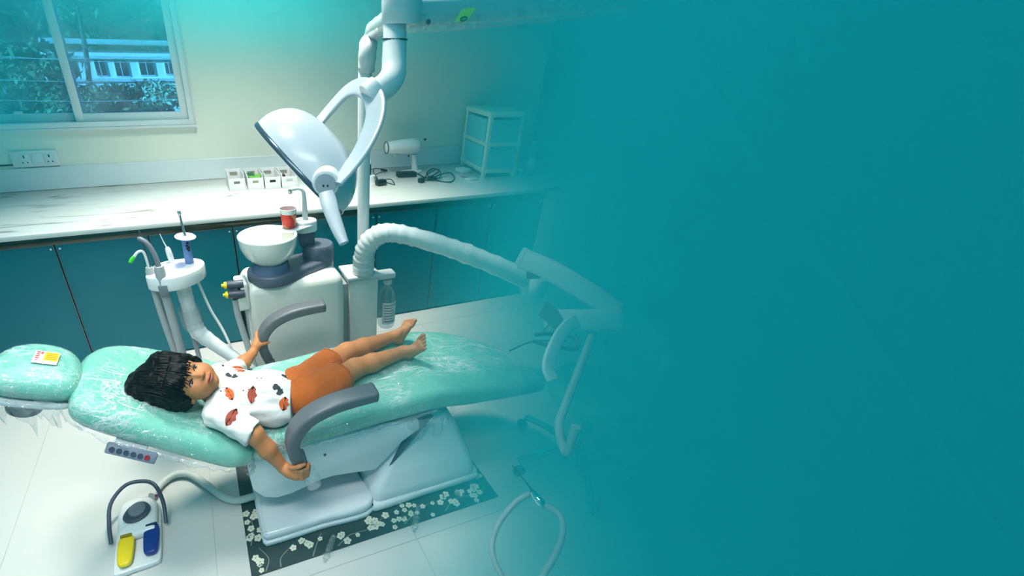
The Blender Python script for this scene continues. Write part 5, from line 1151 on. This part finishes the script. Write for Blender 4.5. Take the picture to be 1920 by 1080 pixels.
shirt_md = T.mesh(); shirt = part('t_shirt', shirt_md, m_shirt, person, 180); SB = bvh_of(shirt_md)
part('collar', tube([(-.088, 1.345, .715), (-.066, 1.372, .722), (-.060, 1.408, .722), (-.066, 1.440, .718), (-.086, 1.465, .705)], .0045, 8, 6), m_shirt, shirt, 180)
def decal(pts, mat, name, nn=3):
    """a flat print laid on the shirt: outline points in frame pixels, each dropped onto the cloth"""
    c = Vector((sum(p[0] for p in pts) / len(pts), sum(p[1] for p in pts) / len(pts))); V, F = [], []; n = len(pts)
    for k in range(nn + 1):
        for p in pts:
            q = Vector(p).lerp(c, k / nn) if k < nn else c
            d = Vector(RW @ np.array([(q.x - CX) / F_PX, (q.y - CY) / F_PX, 1.])).normalized(); h_ = SB.ray_cast(Vector((0, 0, CAM_H)), d)
            if h_[0] is None: return
            V.append(tuple(h_[0] - d * .0022))
    for k in range(nn):
        for i in range(n): j = (i + 1) % n; F.append((k * n + i, k * n + j, (k + 1) * n + j, (k + 1) * n + i))
    recalc(part(name, (V, F), mat, shirt, 180))
m_or = M('print_orange', (206, 92, 40), .8, var=.1); m_br = M('print_brown', (150, 64, 44), .8, var=.1); m_bk = M('print_black', (44, 52, 56), .8)
def dino(cx, cy, w, h, ang, mat):
    """a back-arched silhouette with a row of spines"""
    ca, sa = math.cos(ang), math.sin(ang); O = []
    for i in range(9): t = i / 8; O.append((-.5 + t, -.42 * math.sin(math.pi * t) ** .8))
    for i in range(7): t = 1 - i / 6; O.append((-.5 + t, .30 * math.sin(math.pi * t) + (.13 if i % 2 else -.03)))
    w *= 1.15; h *= 1.7
    decal([(cx + w * (x * ca) - h * (y * sa), cy + w * (x * sa) + h * (y * ca)) for x, y in O], mat, 'printed_animal')
for a in ((430, 738, 24, 12, 1.1, m_or), (473, 740, 30, 13, -1.45, m_br), (434, 782, 34, 14, -1.0, m_br), (533, 757, 24, 14, -1.4, m_or), (447, 692, 24, 8, .25, m_or)): dino(*a)
def blotch(cx, cy, w, h, ang, seed):
    gg = random.Random(seed); ca, sa = math.cos(ang), math.sin(ang); O = []
    for i in range(14): a = 2 * math.pi * i / 14; rr = .5 * (.5 + .6 * gg.random()); O.append((rr * math.cos(a), rr * math.sin(a)))
    decal([(cx + w * x * ca - h * y * sa, cy + w * x * sa + h * y * ca) for x, y in O], m_bk, 'printed_mark', 2)
for i, a in enumerate(((428, 703, 14, 9, .3), (440, 705, 14, 9, -.3), (519, 726, 20, 14, .5), (524, 735, 16, 16, 1.0), (478, 693, 12, 5, .4), (418, 685, 6, 4, 0), (533, 705, 14, 6, .5), (456, 732, 4, 4, 0), (466, 730, 3, 3, 0), (482, 709, 4, 3, 0), (490, 709, 3, 3, 0), (414, 733, 4, 4, 0), (487, 691, 8, 5, .8))): blotch(*a, i)

# shorts
m_short = M('orange_cotton', (188, 92, 8), .85, var=.06, bump=.2, bscale=45, distort=1.2, sheen=.15)
D = SDF((.17, 1.24, .50), (.50, 1.65, .74), .0042)
nh1, nh2, fh1, fh2 = np.array([.295, 1.360, .610]), np.array([.432, 1.432, .608]), np.array([.30, 1.462, .612]), np.array([.420, 1.550, .610])
D.ell((.245, 1.402, .611), (.115, .119, .0775), None, 0)
D.cone(nh1, nh2 + (nh2 - nh1) * .3, .074, .066, .02, cut=(nh2, nh2 - nh1)); D.cone(fh1, fh2 + (fh2 - fh1) * .3, .068, .060, .012, cut=(fh2, fh2 - fh1))
D.wave(.003, 30, 12); D.wave(.0015, 80, 13)
D.plane((.180, 1.38, .6), (-.965, .26, 0))
shorts = part('shorts', D.mesh(), m_short, person, 180)
part('hem_stitch', cat(*[sweep([Vector(c_ + (e_ - s_) / np.linalg.norm(e_ - s_) * -.012 + (np.array([-(e_ - s_)[1], (e_ - s_)[0], 0]) / np.linalg.norm((e_ - s_)[:2])) * (R_ * math.cos(a)) + np.array([0, 0, 1]) * (R_ * math.sin(a))) for a in [math.pi * 2 * i / 24 for i in range(25)]], circ(.0016, 5), (1, 0, 0), caps=False) for c_, s_, e_, R_ in ((nh2, nh1, nh2, .0695), (fh2, fh1, fh2, .0635))]), M('stitch_rust', (160, 74, 14), .8), shorts, 180, kind='stuff')

# ================================================================== added teal volume imitating a colour fade towards the right
hz = box(-1.65, XR + .06, -1.3, YB + .06, -.03, 3.36)
HA, HB = Vector((-.275, -.086, 0)), Vector((2.201, 4.091, 0))      # the added fade starts along this line on the floor and thickens to its right
m_fade = bpy.data.materials.new('teal_fade_volume'); m_fade.use_nodes = True; nt = m_fade.node_tree
for n in list(nt.nodes): nt.nodes.remove(n)
out = nd(nt, 'ShaderNodeOutputMaterial', 600, 0)
geo = nd(nt, 'ShaderNodeNewGeometry', -800, 0)
dv = nd(nt, 'ShaderNodeVectorMath', -600, 0, operation='DOT_PRODUCT'); nrm = Vector((HB.y - HA.y, HA.x - HB.x, 0)).normalized(); dv.inputs[1].default_value = nrm
nt.links.new(geo.outputs['Position'], dv.inputs[0])
mr = nd(nt, 'ShaderNodeMapRange', -400, 0); mr.interpolation_type = 'SMOOTHSTEP'
d0 = nrm.dot(HA); mr.inputs['From Min'].default_value = d0; mr.inputs['From Max'].default_value = d0 + 1.281
nt.links.new(dv.outputs['Value'], mr.inputs['Value'])
pw = nd(nt, 'ShaderNodeMath', -250, 0, operation='POWER'); pw.inputs[1].default_value = 1.06; nt.links.new(mr.outputs[0], pw.inputs[0])
ml = nd(nt, 'ShaderNodeMath', -120, 0, operation='MULTIPLY'); ml.inputs[1].default_value = 2.7; nt.links.new(pw.outputs[0], ml.inputs[0])
sx = nd(nt, 'ShaderNodeSeparateXYZ', -600, -300); nt.links.new(geo.outputs['Position'], sx.inputs[0])
gy = nd(nt, 'ShaderNodeMapRange', -400, -300); gy.interpolation_type = 'SMOOTHSTEP'; gy.inputs['From Min'].default_value = -.757; gy.inputs['From Max'].default_value = 3.9; gy.inputs['To Min'].default_value = 1; gy.inputs['To Max'].default_value = 0
nt.links.new(sx.outputs['Y'], gy.inputs['Value']); m0 = ml
ml = nd(nt, 'ShaderNodeMath', -60, -150, operation='MULTIPLY'); nt.links.new(m0.outputs[0], ml.inputs[0]); nt.links.new(gy.outputs[0], ml.inputs[1])
# thinner added pocket, tinting the back wall's top and the window corner
def ramp(sock, a, b, hi):
    r = nd(nt, 'ShaderNodeMapRange', -400, -600); r.interpolation_type = 'SMOOTHSTEP'; r.inputs['From Min'].default_value = a; r.inputs['From Max'].default_value = b
    r.inputs['To Min'].default_value = 0 if a < b else 0; r.inputs['To Max'].default_value = hi; nt.links.new(sock, r.inputs['Value']); return r.outputs[0]
def mth(op, a, b):
    n = nd(nt, 'ShaderNodeMath', -200, -600, operation=op); nt.links.new(a, n.inputs[0]); nt.links.new(b, n.inputs[1]); return n.outputs[0]
ng = nd(nt, 'ShaderNodeMath', -500, -800, operation='MULTIPLY'); ng.inputs[1].default_value = -1; nt.links.new(sx.outputs['X'], ng.inputs[0])
zt = ramp(sx.outputs['Z'], 1.60, 2.25, 1.7); xt = mth('MULTIPLY', ramp(ng.outputs[0], .60, 1.40, 1.5), ramp(sx.outputs['Z'], 1.0, 1.5, 1.))
pk = mth('MULTIPLY', mth('ADD', zt, xt), ramp(sx.outputs['Y'], 2.8, 3.7, 1.))
tot = nd(nt, 'ShaderNodeMath', 0, -300, operation='ADD'); nt.links.new(ml.outputs[0], tot.inputs[0]); nt.links.new(pk, tot.inputs[1]); ml = tot
vs = nd(nt, 'ShaderNodeVolumeScatter', 0, 100); va = nd(nt, 'ShaderNodeVolumeAbsorption', 0, -100); ad = nd(nt, 'ShaderNodeAddShader', 300, 0)
for n in (vs, va): n.inputs['Color'].default_value = (.03, .90, .98, 1); nt.links.new(ml.outputs[0], n.inputs['Density'])
nt.links.new(vs.outputs[0], ad.inputs[0]); nt.links.new(va.outputs[0], ad.inputs[1]); nt.links.new(ad.outputs[0], out.inputs['Volume'])
scene.cycles.volume_bounces = 2; scene.cycles.volume_step_rate = 3.0; scene.cycles.volume_max_steps = 128
teal_fade = mesh_obj('teal_fade', hz, m_fade, (0, 0, 0), 0, False)
tag(teal_fade, 'added teal volume imitating a colour fade, thickening towards the right side of the room', 'teal_fade', kind='stuff')
